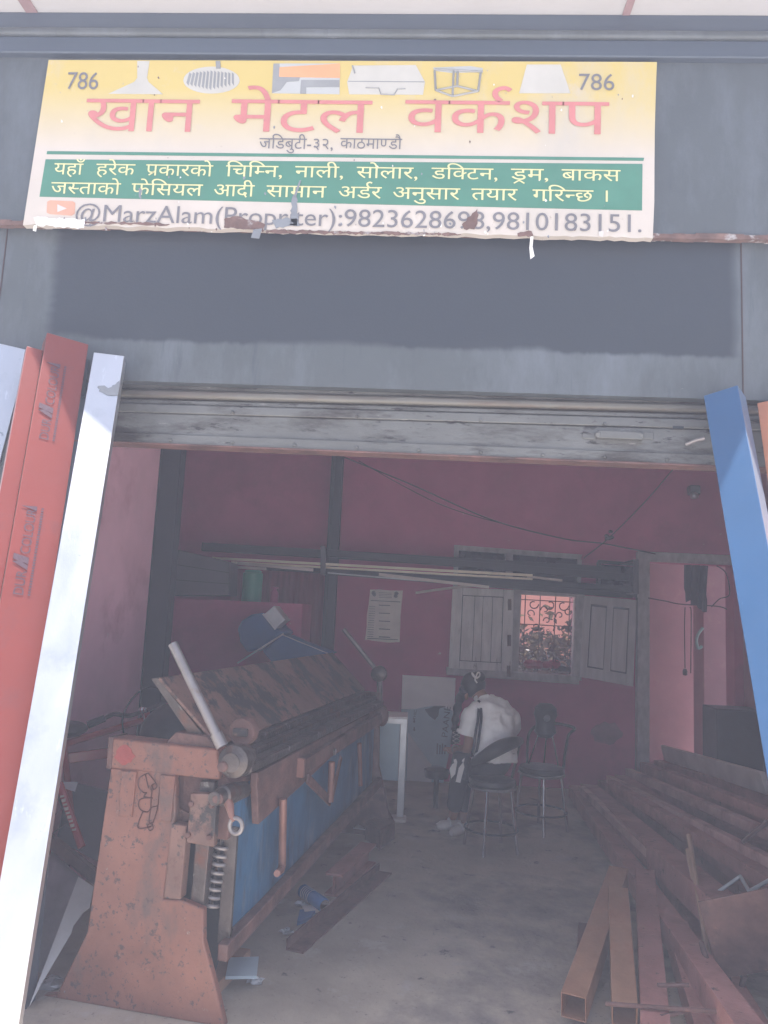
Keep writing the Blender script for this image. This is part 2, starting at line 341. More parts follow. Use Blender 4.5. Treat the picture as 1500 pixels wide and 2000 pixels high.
# darker repaint with rolled, uneven edges lives in the header's own material
def repaint(x0, x1, z0):
    m = M['fascia'].copy(); m.name = 'header_enamel_repainted'; nt = m.node_tree; N = nt.nodes; L = nt.links.new; b = N['Principled BSDF']
    tc = N.new('ShaderNodeTexCoord'); sx = N.new('ShaderNodeSeparateXYZ'); L(tc.outputs['Object'], sx.inputs[0])
    def nz(sc_, st):
        mp = N.new('ShaderNodeMapping'); mp.inputs['Scale'].default_value = st; L(tc.outputs['Object'], mp.inputs[0])
        n = N.new('ShaderNodeTexNoise'); n.inputs['Scale'].default_value = sc_; n.inputs['Detail'].default_value = 5; L(mp.outputs[0], n.inputs['Vector']); return n.outputs[0]
    def ma_(op, a, c, d=None):
        q = N.new('ShaderNodeMath'); q.operation = op
        for i, v in enumerate((a, c, d)):
            if v is None: continue
            if isinstance(v, (int, float)): q.inputs[i].default_value = v
            else: L(v, q.inputs[i])
        return q.outputs[0]
    def edge(coord, e, sgn, soft, n, amp):
        d = ma_('MULTIPLY', ma_('SUBTRACT', ma_('MULTIPLY_ADD', n, amp, coord), e+amp*.5), sgn)
        r = N.new('ShaderNodeMapRange'); r.interpolation_type = 'SMOOTHSTEP'; r.inputs[1].default_value = -soft; r.inputs[2].default_value = soft; L(d, r.inputs[0]); return r.outputs[0]
    f = ma_('MULTIPLY', edge(sx.outputs[0], x0, 1, .03, nz(26, (.15, 1, 1)), .05), edge(sx.outputs[0], x1, -1, .03, nz(9, (.2, 1, 1)), .03))
    f = ma_('MULTIPLY', f, edge(sx.outputs[2], z0, 1, .02, nz(3.2, (1, 1, .1)), .13))
    f = ma_('MULTIPLY', f, edge(sx.outputs[2], z0, 1, .012, nz(30, (1, 1, .1)), .03))
    src = b.inputs['Base Color'].links[0].from_socket
    x = N.new('ShaderNodeMix'); x.data_type = 'RGBA'; L(f, x.inputs[0]); L(src, x.inputs[6]); x.inputs[7].default_value = (.027, .032, .041, 1); L(x.outputs[2], b.inputs['Base Color'])
    return m
MB().box(-2.46, 4.4, 2.94, 3.13, hz0, hz1).build('header_panel', repaint(P(101, 580, y=2.94).x, P(1436, 590, y=2.94).x, P(760, 680, y=2.94).z), bld)
# upper fascia box with rusty lower lip and stepped top
MB().box(-4.2, 4.4, 2.9, 3.13, 3.02, 3.76).build('fascia_panel', 'fascia', bld)
lip = MB()
x = -4.2
while x < 4.4:
    d = random.uniform(.03, .09); lip.box(x, x+d, 2.893-random.uniform(0, .004), 2.92, 3.006-random.uniform(0, .005), 3.021+random.uniform(0, .006)); x += d
lip.build('rusty_lip', 'rustlip', bld, smooth=0)
MB().box(-4.2, 4.4, 2.868, 3.13, 3.76, 3.835).build('top_rail', 'fasc2', bld, bevel=.006)
MB().box(-4.2, 4.4, 2.852, 3.13, 3.835, 3.868).build('top_rail', 'fascia', bld, bevel=.01)
MB().box(-4.2, 4.4, 2.872, 3.13, 3.868, 3.95).build('top_rail', 'fasc2', bld, bevel=.004)
MB().box(-4.2, 4.4, 2.675, 3.2, 3.95, 3.99).build('soffit', 'soffit', bld)
for px, w_ in ((75, .05), (1218, .03)):
    p = P(px, 42, z=3.95); MB().box(p.x-w_/2, p.x+w_/2, 2.685, 2.87, 3.944, 3.952).build('soffit_seam', 'seam', bld)
MB().box(-4.2, 4.4, 2.655, 2.674, 3.93, 4.2).build('eave_board', 'fasc2', bld)
MB().box(-4.2, 4.4, 2.68, 7.5, 4.0, 4.18).build('roof', 'soffit', bld)
# inside shell
XL, XR, ZC = -2.46, 2.95, 3.05
MB().box(-1.87, -1.75, 3.13, 4.86, 0, ZC).build('partition_wall', 'pinklit', bld)
MB().box(XL-.15, XL, 3.13, 7.5, 0, 3.95).build('side_wall', 'pink', bld)
MB().box(XR, XR+.15, 3.13, 7.5, 0, 3.95).build('side_wall', 'pinkpier', bld)
MB().box(XL, XR, 3.13, 7.5, ZC, ZC+.1).build('ceiling', 'white', bld)
MB().box(1.7, 3.1, 7.5, 9.05, 2.62, 2.72).build('added_passage_roof', 'pinkpier', bld)  # unseen roof added to dim the view through the doorway
wl, wr, wb, wt = B(1010, 1230).x, B(1127, 1230).x, B(1070, 1318).z, B(1070, 1158).z
dl, dr, dt = B(1266, 1200).x, 2.87, B(1330, 1100).z
bw = MB()
bw.box(XL, wl, YB, 7.5, 0, ZC).box(wl, wr, YB, 7.5, 0, wb).box(wl, wr, YB, 7.5, wt, ZC).box(wr, dl, YB, 7.5, 0, ZC).box(dl, dr, YB, 7.5, dt, ZC).box(dr, XR, YB, 7.5, 0, ZC)
bw.build('back_wall', 'pink', bld)
# window: frame, sill, shutters, grille
def quad(mb, pxs, y, depth): return mb.prism([B(a, b, y) for a, b in pxs], (0, depth, 0))
fr = MB()
quad(fr, [(1003, 1148), (1019, 1149), (1012, 1322), (996, 1320)], YB-.05, .1)
quad(fr, [(1124, 1156), (1142, 1158), (1136, 1330), (1118, 1329)], YB-.05, .1)
quad(fr, [(1003, 1143), (1142, 1151), (1142, 1167), (1003, 1160)], YB-.055, .11)
win = fr.build('window', 'frame', bld, bevel=.004)
quad(MB(), [(872, 1303), (1133, 1321), (1131, 1337), (872, 1318)], YB-.09, .13).build('sill', 'frame', win, bevel=.006)
def shutter(outer, y, m, stiles, name='shutter'):
    """boarded leaf: outer corners tl,tr,br,bl, recessed panel field and upright boards"""
    tl, tr, br, bl = [Vector(v) for v in outer]
    def q(u, v): return (tl*(1-u)+tr*u)*(1-v)+(bl*(1-u)+br*u)*v
    mb = MB()
    quad(MB(), [q(0.004, 0.004), q(.996, .004), q(.996, .996), q(.004, .996)], y, .02).build('shutter_back', 'ink', win)
    for a, b_, c, d in stiles: quad(mb, [q(a, c), q(b_, c), q(b_, d), q(a, d)], y-.018, .0175)
    return mb.build(name, m, win, bevel=.003)
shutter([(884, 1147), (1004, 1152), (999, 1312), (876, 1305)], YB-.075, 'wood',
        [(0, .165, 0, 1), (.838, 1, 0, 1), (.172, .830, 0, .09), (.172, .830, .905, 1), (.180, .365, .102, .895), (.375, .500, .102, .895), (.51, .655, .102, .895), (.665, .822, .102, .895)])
shutter([(1142, 1163), (1244, 1172), (1237, 1341), (1132, 1322)], YB-.085, 'wooddark',
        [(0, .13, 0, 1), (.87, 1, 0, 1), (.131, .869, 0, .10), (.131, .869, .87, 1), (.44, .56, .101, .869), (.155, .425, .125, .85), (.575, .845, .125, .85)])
for x_, y_ in ((992, 1170), (990, 1300), (991, 1240)): quad(MB(), [(x_, y_), (x_+7, y_), (x_+7, y_+22), (x_, y_+22)], YB-.1, .008).build('hinge', 'rust', win)
gr = MB(); gy = YB+.04
for x_ in (1027, 1056, 1086, 1114): gr.tube([B(x_, 1150, gy), B(x_-7, 1325, gy)], .005, 6)
for y_ in (1172, 1220, 1268): gr.tube([B(1006, y_-2, gy), B(1132, y_+5, gy)], .005, 6)
def scroll(cx, cy_, r, sgn, turn):
    return [B(cx+r*(1-.55*t)*math.cos(turn+sgn*t*5.2), cy_+r*(1-.55*t)*math.sin(turn+sgn*t*5.2), gy) for t in [k/18 for k in range(19)]]
for cx, cy_, r, s_, t_ in ((1042, 1180, 10, 1, 0), (1074, 1181, 11, -1, math.pi), (1100, 1183, 11, 1, 0), (1036, 1198, 8, -1, .5), (1064, 1191, 8, 1, 3), (1078, 1206, 8, -1, 0), (1093, 1202, 7, 1, 3), (1109, 1194, 8, 1, 0),
                           (1068, 1212, 7, 1, 3), (1040, 1250, 8, 1, 0), (1098, 1250, 8, -1, 3), (1062, 1286, 8, 1, 3), (1090, 1289, 8, -1, 0), (1076, 1260, 9, 1, 0), (1104, 1228, 8, 1, 2), (1046, 1224, 8, -1, 2)):
    gr.tube(scroll(cx, cy_, r, s_, t_), .0055, 5)
gr.build('grille', 'iron', win)
# fanlights over the window
fl = MB(); quad(fl, [(887, 1064), (1137, 1083), (1135, 1093), (887, 1074)], YB-.03, .04); quad(fl, [(988, 1074), (1002, 1075), (1001, 1150), (987, 1149)], YB-.028, .038)
quad(fl, [(887, 1074), (896, 1075), (894, 1146), (885, 1145)], YB-.028, .038); quad(fl, [(1128, 1092), (1137, 1093), (1134, 1152), (1125, 1151)], YB-.028, .038)
fan = fl.build('fanlight', 'frame', bld, bevel=.003)
pn = MB(); quad(pn, [(896, 1075), (988, 1082), (987, 1149), (894, 1142)], YB-.012, .01); quad(pn, [(1002, 1083), (1128, 1092), (1125, 1151), (1001, 1148)], YB-.012, .01)
pn.build('pane', 'glass', fan)
# door opening frame
df = MB(); d0 = YB-.05
df.bar((dl-.06, d0+.05, 0), (dl-.06, d0+.05, dt+.09), .11, .14).bar((dl-.0045, d0+.05, dt+.045), (dr+.02, d0+.05, dt+.045), .14, .088, (0, 1, 0))
df.build('door_frame', 'frame', bld, bevel=.006)

# ================================================================== ROLLER SHUTTER
YS = 3.0
zs = lambda py: P(800, py, y=YS).z
rs = thing('roller_shutter', (0, YS, 2.1), 'half raised grey steel roller shutter hanging over the shop entrance', 'roller shutter')
def zrow(pl, pr):                                     # left and right heights of a shutter line, slightly crooked
    return P(240, pl, y=YS).z, P(1372, pr, y=YS).z
sxl, sxr = -1.44, 1.40
def strip(pl0, pr0, pl1, pr1, name, m, y0, y1, bev=.003):
    a, b_ = zrow(pl0, pr0); c, d = zrow(pl1, pr1); xl, xr = P(240, pl0, y=YS).x, P(1372, pr0, y=YS).x
    ext = lambda u, v, x_: u+(v-u)*(x_-xl)/(xr-xl)
    za, zb, zc_, zd = ext(a, b_, sxl), ext(a, b_, sxr), ext(c, d, sxl), ext(c, d, sxr)
    v = [(sxl, y0, za), (sxr, y0, zb), (sxr, y0, zd), (sxl, y0, zc_)]
    return MB().prism(v, (0, y1-y0, 0)).build(name, m, rs, bevel=bev)
strip(741, 772, 747, 779, 'slat', 'rustlip', 2.975, 3.03)
strip(748, 781, 761, 791, 'slat', 'shutter', 2.99, 3.03, .008)
strip(762, 793, 778, 808, 'slat', 'shutlight', 2.968, 3.03, .011)
strip(779, 810, 789, 820, 'slat', 'shutter', 2.988, 3.03, .006)
strip(790, 822, 807, 840, 'slat', 'shutter', 2.976, 3.03, .004)
br_ = strip(807, 841, 847, 890, 'bottom_rail', 'shutter', 2.985, 3.03)
strip(847, 890, 866, 911, 'bottom_rail', 'shutter', 2.972, 3.03)
strip(866, 911, 869, 915, 'bottom_rail', 'rust', 2.962, 3.05, .001)
for i in range(9):
    t = (i+.4)/9; x_ = 285+t*1090
    for yy, rr in ((858+t*43, .008),)+(((800+t*34, .007),) if i % 2 else ()):
        p = P(x_, yy, y=2.972); MB().lathe(p+Vector((0, .002, 0)), (0, -1, 0), [(rr, 0), (rr, .004), (rr*.6, .008), (.001, .009)], 10).build('bolt', 'shutter', rs)
hd = MB()
for x_ in (1152, 1264): hd.prism([P(a, b_, y=2.984) for a, b_ in ((x_-15, 843), (x_+12, 845), (x_+12, 859), (x_-15, 857))], (0, -.006, 0))
hd.bar(P(1166, 849, y=2.965), P(1254, 853, y=2.965), .03, .03, (0, 1, 0))
hd.bar(P(1168, 849, y=2.984), P(1168, 849, y=2.95), .02, .02).bar(P(1252, 852, y=2.984), P(1252, 852, y=2.95), .02, .02)
hd.build('handle', 'shutter', rs, bevel=.004)
MB().prism([P(a, b_, y=2.974) for a, b_ in ((1314, 832), (1335, 833), (1335, 838), (1314, 837))], (0, -.002, 0)).build('lock_slot', 'black', rs)
MB().tube([P(1340, 868, y=2.98), P(1360, 860, y=2.95), P(1377, 856, y=2.935)], .008, 8).build('lock_rod', 'steel', rs)
MB().box(-1.45, -1.385, 2.9, 2.94, 2.30, 2.455).build('guide_cover', 'fasc2', rs, bevel=.004)
for x_ in (-1.44, 1.36): MB().hollow((x_+.02, 3.0, 0), (x_+.02, 3.0, 2.37), .06, .07, .006).build('guide_channel', 'fasc2', rs)

# ================================================================== SHOP SIGN
Y0 = 2.868
def S(px, py, off=0.): return P(px, py, y=Y0-off)
sign = thing('shop_sign', (-.4, 2.9, 3.006), 'long weathered yellow and green shop sign lettered in Devanagari above the shutter', 'sign')
tl, tr, brr, bll = S(95, 117), S(1283, 121), S(1275, 465), S(45, 438)
edge = []
N_ = 90
for k in range(N_+1):
    p = bll.lerp(brr, k/N_); edge.append(p+Vector((0, 0, random.uniform(-.004, .004))))
MB().prism([tl]+edge+[brr+(tr-brr)*t+Vector((random.uniform(-.003, .003), 0, 0)) for t in (.2, .4, .6, .8)]+[tr], (0, .03, 0)).build('sign_board', 'signp', sign, smooth=0)
def flat(name, pxs, m, off=.0015): return MB().prism([S(a, b_, off) for a, b_ in pxs], (0, .0008, 0)).build(name, m, sign, smooth=0)
flat('green_band', [(89, 311), (1255, 320), (1254, 411), (77, 384)], 'sgreen')
flat('green_line', [(92, 295), (1258, 308), (1257, 314), (91, 301)], 'sgreen')
UX, UZ = (1, 0, 0), (0, 0, 1)
def word(name, txt, m, xl, yl, xr, yr, body, off=.002):
    """headline from (xl,yl) to (xr,yr) in the photo; body = letter height below it in photo px"""
    a, b_ = S(xl, yl, off), S(xr, yr, off); h = (S(xl, yl, off)-S(xl, yl+body, off)).length
    return lettering(name, txt, m, sign, a, UX, UZ, (b_-a).length, h, .622 if any(c in DEV for c in txt) else .69, y0=.622 if any(c in DEV for c in txt) else .69)
for t, a, b_ in (('खान', 170, 391), ('मेटल', 453, 728), ('वर्कशप', 792, 1190)):
    if t == 'वर्कशप': t = 'वक^शप'
    yy = lambda x_: 193+(x_-170)*4.5/1020
    word('title_word', t, 'stitle', a, yy(a), b_, yy(b_), 62)
word('address_word', 'जिडबुटी-३२,', 'sgrey', 507, 270, 651, 270, 20)
word('address_word', 'काठमा{ण}डौ', 'sgrey', 665, 270, 786, 270, 20)
for t, a, b_ in (('यहाँ', 107, 166), ('हरेक', 189, 265), ('प~कारको', 286, 417), ('िच{म}िन,', 442, 552), ('नाली,', 577, 671), ('सोलार,', 697, 816), ('डि{क}टन,', 843, 972), ('ड%म,', 998, 1071), ('बाकस', 1097, 1212)):
    yy = lambda x_: 319+(x_-107)*13.2/1105
    if t == 'िच{म}िन,': t = 'िचि{म}न,'
    word('service_word', t, 'syel', a, yy(a), b_, yy(b_), 21.5)
for t, a, b_ in (('ज{स}ताको', 101, 237), ('फेिसयल', 258, 397), ('आदी', 419, 498), ('सामान', 521, 638), ('अड^र', 662, 746), ('अनुसार', 768, 899), ('तयार', 921, 1011), ('गिर{न}छ', 1040, 1159), ('।', 1183, 1187)):
    yy = lambda x_: 356+(x_-102)*16.5/1090
    word('service_word', t, 'syel', a, yy(a), b_, yy(b_), 22)
word('contact_line', '@MarzAlam(Propriter):9823628698,9810183151.', 'sgrey', 150, 399, 1253, 415.5, 33)
word('number', '786', 'sgrey', 134, 141, 194, 141, 33); word('number', '786', 'sgrey', 1131, 144, 1200, 144, 32)
# printed pictures along the top
flat('printed_hood', [(268, 119), (292, 119), (287, 152), (290, 160), (318, 184), (212, 183), (262, 160), (268, 152)], 'spic2')
flat('printed_ventilator', [(357+(56 if False else 0)+x_, 157+y_) for x_, y_ in [(56+55*math.cos(t), 27*math.sin(t)*(1 if math.sin(t) < 0 else .95)) for t in [k*math.pi/14 for k in range(28)]]], 'spic2')
for k in range(13):
    x_ = 364+k*7.4; flat('printed_vane', [(x_, 172-5*abs(k-6)*.35), (x_+4, 176-5*abs(k-6)*.3), (x_+10-k*.5, 140+abs(k-6)*.7), (x_+6-k*.5, 137+abs(k-6)*.7)], 'spicd', .0025)
flat('printed_ventilator_cap', [(421, 119), (430, 119), (431, 134), (422, 134)], 'spicd', .003)
flat('printed_canopy', [(534, 124), (664, 124), (663, 184), (531, 182)], 'spic')
flat('printed_canopy_shade', [(534, 124), (546, 124), (546, 150), (586, 151), (584, 158), (560, 160), (548, 176), (531, 182)], 'spicd', .0025)
flat('printed_canopy_roof', [(546, 131), (664, 124), (664, 152), (545, 150)], 'sorange', .0026)
flat('printed_canopy_post', [(588, 156), (663, 156), (663, 170), (598, 170), (598, 183), (586, 183)], 'spicd', .0025)
flat('printed_trunk', [(690, 128), (812, 127), (830, 160), (826, 185), (682, 184), (678, 160)], 'spic2')
flat('printed_trunk_line', [(680, 158), (829, 159), (829, 160.5), (680, 159.5)], 'spicd', .0025)
for q in ([(688, 128), (693, 143)], [(714, 171), (740, 172), (744, 184), (770, 185), (776, 174), (792, 173)]):
    MB().tube([S(a, b_, .003) for a, b_ in q], .003, 4).build('printed_trunk_handle', 'spicd', sign)
tab = MB()
for a, b_ in (((849, 135), (943, 140)), ((849, 138), (851, 176)), ((886, 138), (884, 188)), ((894, 140), (893, 168)), ((939, 141), (934, 178)), ((851, 176), (884, 188)), ((884, 188), (934, 178)), ((893, 168), (934, 178)), ((851, 176), (893, 168))):
    tab.tube([S(*a, .003), S(*b_, .003)], .0045, 4)
tab.build('printed_table', 'spicd', sign)
flat('printed_table_top', [(846, 132), (918, 129), (943, 133), (942, 141), (880, 142), (848, 138)], 'spic')
flat('printed_drum', [(1029, 126), (1095, 126), (1114, 182), (1014, 182)], 'spic2')
# logo block with a play triangle
bx = [(92, 394), (98, 391), (142, 393), (147, 396), (146, 417), (140, 421), (97, 418), (91, 415)]
flat('logo', bx, 'speach'); flat('logo_triangle', [(112, 399), (130, 407), (112, 414)], 'swhite', .0025)
# peeling and rust along the bottom
def ragged(pxs, j=2.):
    out = []
    for i, (a, b_) in enumerate(pxs):
        c, d = pxs[(i+1) % len(pxs)]; n = max(1, int(math.hypot(c-a, d-b_)/6))
        out += [(a+(c-a)*k/n+random.uniform(-j, j), b_+(d-b_)*k/n+random.uniform(-j, j)) for k in range(n)]
    return out
for q, m_ in (([(66, 424), (166, 428), (164, 446), (72, 440)], 'peel'), ([(436, 428), (460, 420), (488, 430), (516, 436), (515, 448), (438, 445)], 'rustlip'), ([(532, 428), (580, 425), (584, 440), (540, 446)], 'tape'),
              ([(902, 440), (932, 408), (934, 432), (925, 448), (905, 449)], 'rustlip'), ([(1010, 456), (1038, 450), (1040, 461), (1012, 460)], 'rustlip'), ([(572, 380), (580, 378), (582, 440), (566, 440)], 'tape'),
              ([(165, 432), (260, 434), (330, 437), (330, 440), (165, 437)], 'rustlip'), ([(520, 449), (700, 452), (900, 456), (900, 460), (520, 455)], 'rustlip'), ([(1168, 452), (1180, 451), (1178, 462), (1168, 462)], 'swhite'), ([(270, 366), (276, 368), (275, 388), (271, 386)], 'tape')):
    MB().prism([S(a, b_, .0035) for a, b_ in ragged(q)], (0, .001, 0)).build('peeled_patch', m_, sign, smooth=0)
for q, m_ in (([(495, 448), (512, 446), (506, 466), (490, 464)], 'tape'), ([(1036, 462), (1042, 462), (1040, 482), (1044, 500), (1036, 506), (1034, 484)], 'peel'), ([(66, 440), (72, 440), (70, 452), (64, 450)], 'peel'), ([(585, 352), (588, 352), (578, 384), (574, 382)], 'tape')):
    MB().prism([S(a, b_, .008) for a, b_ in q], (0, .002, 0)).build('torn_flap', m_, sign, smooth=0)
for k in range(80):
    a, b_ = random.uniform(110, 1250), random.choice([random.uniform(130, 290), random.uniform(425, 450), random.uniform(300, 450)]); b_ += (a-110)/1150*14*(1 if b_ > 290 else 0); r_ = random.uniform(.8, 2.8)
    flat('paint_chip', [(a+r_*random.uniform(.5, 1.2)*math.cos(t), b_+r_*random.uniform(.5, 2)*math.sin(t)) for t in [i*1.05 for i in range(6)]], random.choice(['tape', 'rustlip', 'peel']), .003)

# ================================================================== LEANING TUBES
def leaner(name, top_l, top_r, ytop, ref, yref, depth, m, label, group, sidem=None):
    """square tube leaning on the shop front: upper corners on plane ytop, centre line through pixel ref at yref, carried to the ground"""
    yl, yr2 = ytop if isinstance(ytop, tuple) else (ytop, ytop); a, b_ = P(*top_l, y=yl), P(*top_r, y=yr2); wd = (b_-a).length; c = (a+b_)/2; q = P(*ref, y=yref)
    d = (q-c).normalized(); end = c+d*((c.z+.02)/-d.z)
    side = b_-a; side.z = 0; side = (side-d*side.dot(d)).normalized(); nrm = side.cross(d)
    if nrm.y < 0: nrm = -nrm
    root = thing(name, end, label, 'metal tube', group)
    MB().hollow(c+nrm*depth/2, end+nrm*depth/2, wd, depth, .004, side).build('tube_wall', m, root, bevel=.003)
    return root, c, d, side, nrm, wd
g = 'metal tubes leaning on the shop front'
rr_ = leaner('leaning_tube', (92, 650), (173, 672), (2.76, 2.85), (40, 1240), 2.52, .09, 'red', 'red powder coated tube leaning at the left of the entrance', g)
root, c, d, side, nrm, wd = rr_
fl_c = c-side*(wd/2+.03)+nrm*.045+d*.07
MB().hollow(fl_c, fl_c+d*2.3, .057, .05, .003, side).build('side_flange', 'red', root, bevel=.002)
up = -d
for k, s0 in enumerate((.115, .70)):                   # printing runs up the tube
    o_ = c+d*(s0+.33)-side*.012-nrm*.001
    lettering('printed_mark', 'DUR', 'redprint', root, o_+side*.0, up, -side, .085, .032, .69)
    lettering('printed_mark', 'COLOUR', 'redprint', root, o_+up*.145, up, -side, .165, .032, .69)
    A = lambda u, v: o_+up*u-side*v-nrm*.0015
    for tri in ([(.088, 0), (.112, .05), (.118, .03), (.104, 0)], [(.108, 0), (.122, .05), (.142, .05), (.132, 0)], [(.145, .036), (.30, .036), (.312, .05), (.150, .05)] if False else [(.306, .0), (.312, .035), (.316, .05), (.322, .0)]):
        MB().prism([A(*p) for p in tri], -nrm*.0008).build('printed_mark', 'redprint', root, smooth=0)
    fine = MB()
    for i in range(34):
        u = i*.0095; fine.prism([A(u, -.022), A(u+.006, -.022), A(u+.006, -.014), A(u, -.014)], -nrm*.0006)
    fine.build('fine_print', 'redprint', root, smooth=0)
sv = leaner('leaning_tube', (183, 688), (243, 695), (2.82, 2.85), (111, 1300), 2.50, .06, 'alu', 'bright silver aluminium tube with a torn hole near its top left of the entrance', g)
root, c, d, side, nrm, wd = sv
A = lambda u, v: c+side*u*wd/2+d*v-nrm*.0012
MB().prism([A(*p) for p in [(.95, .115), (.8, .125), (.72, .135), (.55, .14), (.5, .148), (.3, .155), (.05, .145), (-.35, .15), (-.38, .157), (-.2, .163), (-.25, .172), (-.05, .175), (.3, .185), (.6, .185), (.97, .182)]], -nrm*.0012).build('torn_hole', 'tape', root, smooth=0)
leaner('leaning_tube', (-22, 659), (55, 690), (2.82, 2.88), (-100, 1100), 2.62, .05, 'alu', 'dull aluminium tube cut by the left edge of the photo beside the red tube', g)
leaner('leaning_tube', (1374, 768), (1441, 757), (2.87, 2.795), (1490, 1230), 2.58, .10, 'blue', 'blue powder coated tube leaning at the right of the entrance', g)
leaner('leaning_tube', (1479, 788), (1560, 770), (2.9, 2.83), (1560, 1060), 2.7, .08, 'brown', 'brown tube at the right edge of the photo beside the blue tube', g)

# ================================================================== SHEET FOLDING MACHINE
MO = Vector((-.69, 2.95, 0)); ma = Vector((.165, .986, 0)).normalized(); ml = Vector((ma.y, -ma.x, 0)); mz = Vector((0, 0, 1))
def ML(a, l, z): return MO+ma*a+ml*l+mz*z
def NP_(px, py, a=0.): return PN(px, py, MO+ma*a, ma)          # on a cross plane of the machine
def SP_(px, py, l=0.): return PN(px, py, MO+ml*l, ml)          # on a long plane of the machine
LM = 2.52
mach = thing('sheet_folding_machine', ML(LM/2, -.25, 0), 'long orange and blue sheet metal folding machine with hand levers standing inside the entrance', 'machine')
foot_z = lambda p: Vector((p.x, p.y, max(0, p.z)))
out = [NP_(*q) for q in ((216, 1500), (182, 1733), (170, 1820), (110, 1943))]
bot_l, bot_r = ML(0, -.70, 0), ML(0, .045, 0)
rgt = [NP_(*q) for q in ((424, 1943), (397, 1840), (397, 1776), (353, 1758), (318, 1757), (343, 1585), (343, 1508))]
MB().prism(out+[bot_l, bot_r]+rgt, ma*.035).build('end_frame', 'orange', mach, bevel=.006)
MB().prism([NP_(*q) for q in ((208, 1500), (213, 1440), (425, 1464), (429, 1524))], ma*.10).build('cross_head', 'orange', mach, bevel=.008)
MB().prism([NP_(*q, -.004) for q in ((207, 1501), (212, 1439), (221, 1440), (217, 1502))], ma*.108).build('cross_head_cap', 'rust', mach, bevel=.003)
spray = MB(); cpt = NP_(243, 1475, -.002); spray.prism([cpt+ml*(.042*random.uniform(.75, 1.15)*math.cos(t))+mz*(.036*random.uniform(.75, 1.15)*math.sin(t)) for t in [i*.35 for i in range(18)]], ma*.001); spray.build('red_paint_patch', 'paintred', mach, smooth=0)
MB().prism([NP_(*q, .02) for q in ((322, 1452), (343, 1430), (404, 1438), (422, 1462))], ma*.09).build('clamp_block', 'rust', mach, bevel=.004)
MB().prism([NP_(*q, -.008) for q in ((236, 1505), (266, 1507), (257, 1597), (231, 1594))], ma*.012).build('welded_strip', 'orange', mach, bevel=.003)
MB().prism([NP_(*q, -.008) for q in ((313, 1513), (342, 1516), (333, 1607), (307, 1605))], ma*.012).build('welded_strip', 'orange', mach, bevel=.003)
MB().prism([NP_(*q, -.006) for q in ((335, 1608), (365, 1614), (352, 1757), (319, 1755))], ma*.05).build('guide_rail', 'orangedirty', mach, bevel=.004)
MB().prism([NP_(*q, .03) for q in ((391, 1525), (420, 1527), (397, 1772), (371, 1766))], ma*.05).build('slide_bar', 'greasy', mach, bevel=.004)
MB().prism([NP_(*q, .05) for q in ((340, 1575), (372, 1590), (372, 1600), (338, 1612))], ma*.03).build('cross_tie', 'orangedirty', mach, bevel=.002)
bk = MB().prism([NP_(*q, -.02) for q in ((372, 1549), (424, 1551), (417, 1655), (364, 1646))], ma*.035).build('slide_bracket', 'orangedirty', mach, bevel=.004)
for q in ((374, 1570), (414, 1573), (368, 1630), (409, 1635)):
    MB().lathe(NP_(*q, -.02), -ma, [(.011, 0), (.011, .008), (.008, .011), (.001, .012)], 8).build('bolt', 'rust', bk)
# marker doodle on the end frame
for q in ([(289, 1510), (302, 1526), (306, 1536), (300, 1542), (296, 1534), (304, 1530)], [(289, 1510), (272, 1520), (271, 1538), (280, 1548), (286, 1549), (281, 1556), (298, 1559)],
          [(298, 1536), (295, 1560), (294, 1580), (291, 1604), (296, 1610)], [(312, 1537), (308, 1575), (299, 1607)], [(297, 1558), (276, 1560), (270, 1570), (275, 1582), (288, 1586), (295, 1578), (308, 1574)],
          [(279, 1584), (269, 1616), (290, 1616), (298, 1612)], [(298, 1606), (288, 1612), (292, 1622), (299, 1618), (297, 1608)], [(284, 1514), (290, 1540)]):
    MB().tube(cat3([NP_(a, b_, -.003) for a, b_ in q], 5), .0022, 4).build('marker_line', 'doodle', mach)
# far end frame
MB().prism([ML(LM, -.52, .95), ML(LM, -.55, .3), ML(LM, -.65, 0), ML(LM, .13, 0), ML(LM, .12, .1), ML(LM, .02, .46), ML(LM, 0, .95)], ma*.035).build('end_frame', 'rust', mach, bevel=.005)
# bed, blue front sheet, folding beam and apron
MB().prism([ML(.10, -.03, .27), ML(LM-.02, -.03, .30), ML(LM-.02, -.03, .82), ML(.10, -.03, .80)], ml*.012).build('front_sheet', 'bluesheet', mach, bevel=.002)
MB().bar(ML(.10, -.02, .66), ML(.10, -.02, .24), .05, .02, ml).build('sheet_edge', 'greasy', mach, bevel=.002)
MB().box(0, 1, 0, 1, 0, 1)
ap = MB()
ap.prism([ML(.20, .0, .80), ML(.25, .0, .635), ML(.75, .0, .675), ML(1.35, .0, .735), ML(LM-.02, .0, .755), ML(LM-.02, .0, .86), ML(.2, .0, .845)], ml*.03)
apo = ap.build('folding_apron', 'rust', mach, bevel=.004)
MB().bar(ML(.72, .045, .775), ML(LM-.15, .045, .80), .03, .07, ml).build('apron_stiffener', 'rust', mach, bevel=.003)
MB().bar(ML(.70, .045, .775), ML(.722, .045, .775), .034, .085, ml).build('stiffener_end', 'copper', mach, bevel=.001)
gb = MB()
for l0, z0, w_, h_ in ((-.015, .875, .10, .035), (-.055, .905, .07, .03), (-.10, .935, .08, .035), (-.02, .853, .06, .02)):
    gb.bar(ML(.12, l0, z0), ML(LM, l0, z0+.005), w_, h_, ml)
gb.build('bed_edge', 'greasy', mach, bevel=.006)
MB().prism([ML(.06, -.10, .92), ML(.06, -.35, .92), ML(.06, -.35, .62), ML(.06, -.02, .62), ML(.06, -.02, .82)], ma*(LM-.05)).build('bed', 'rust', mach, bevel=.004)
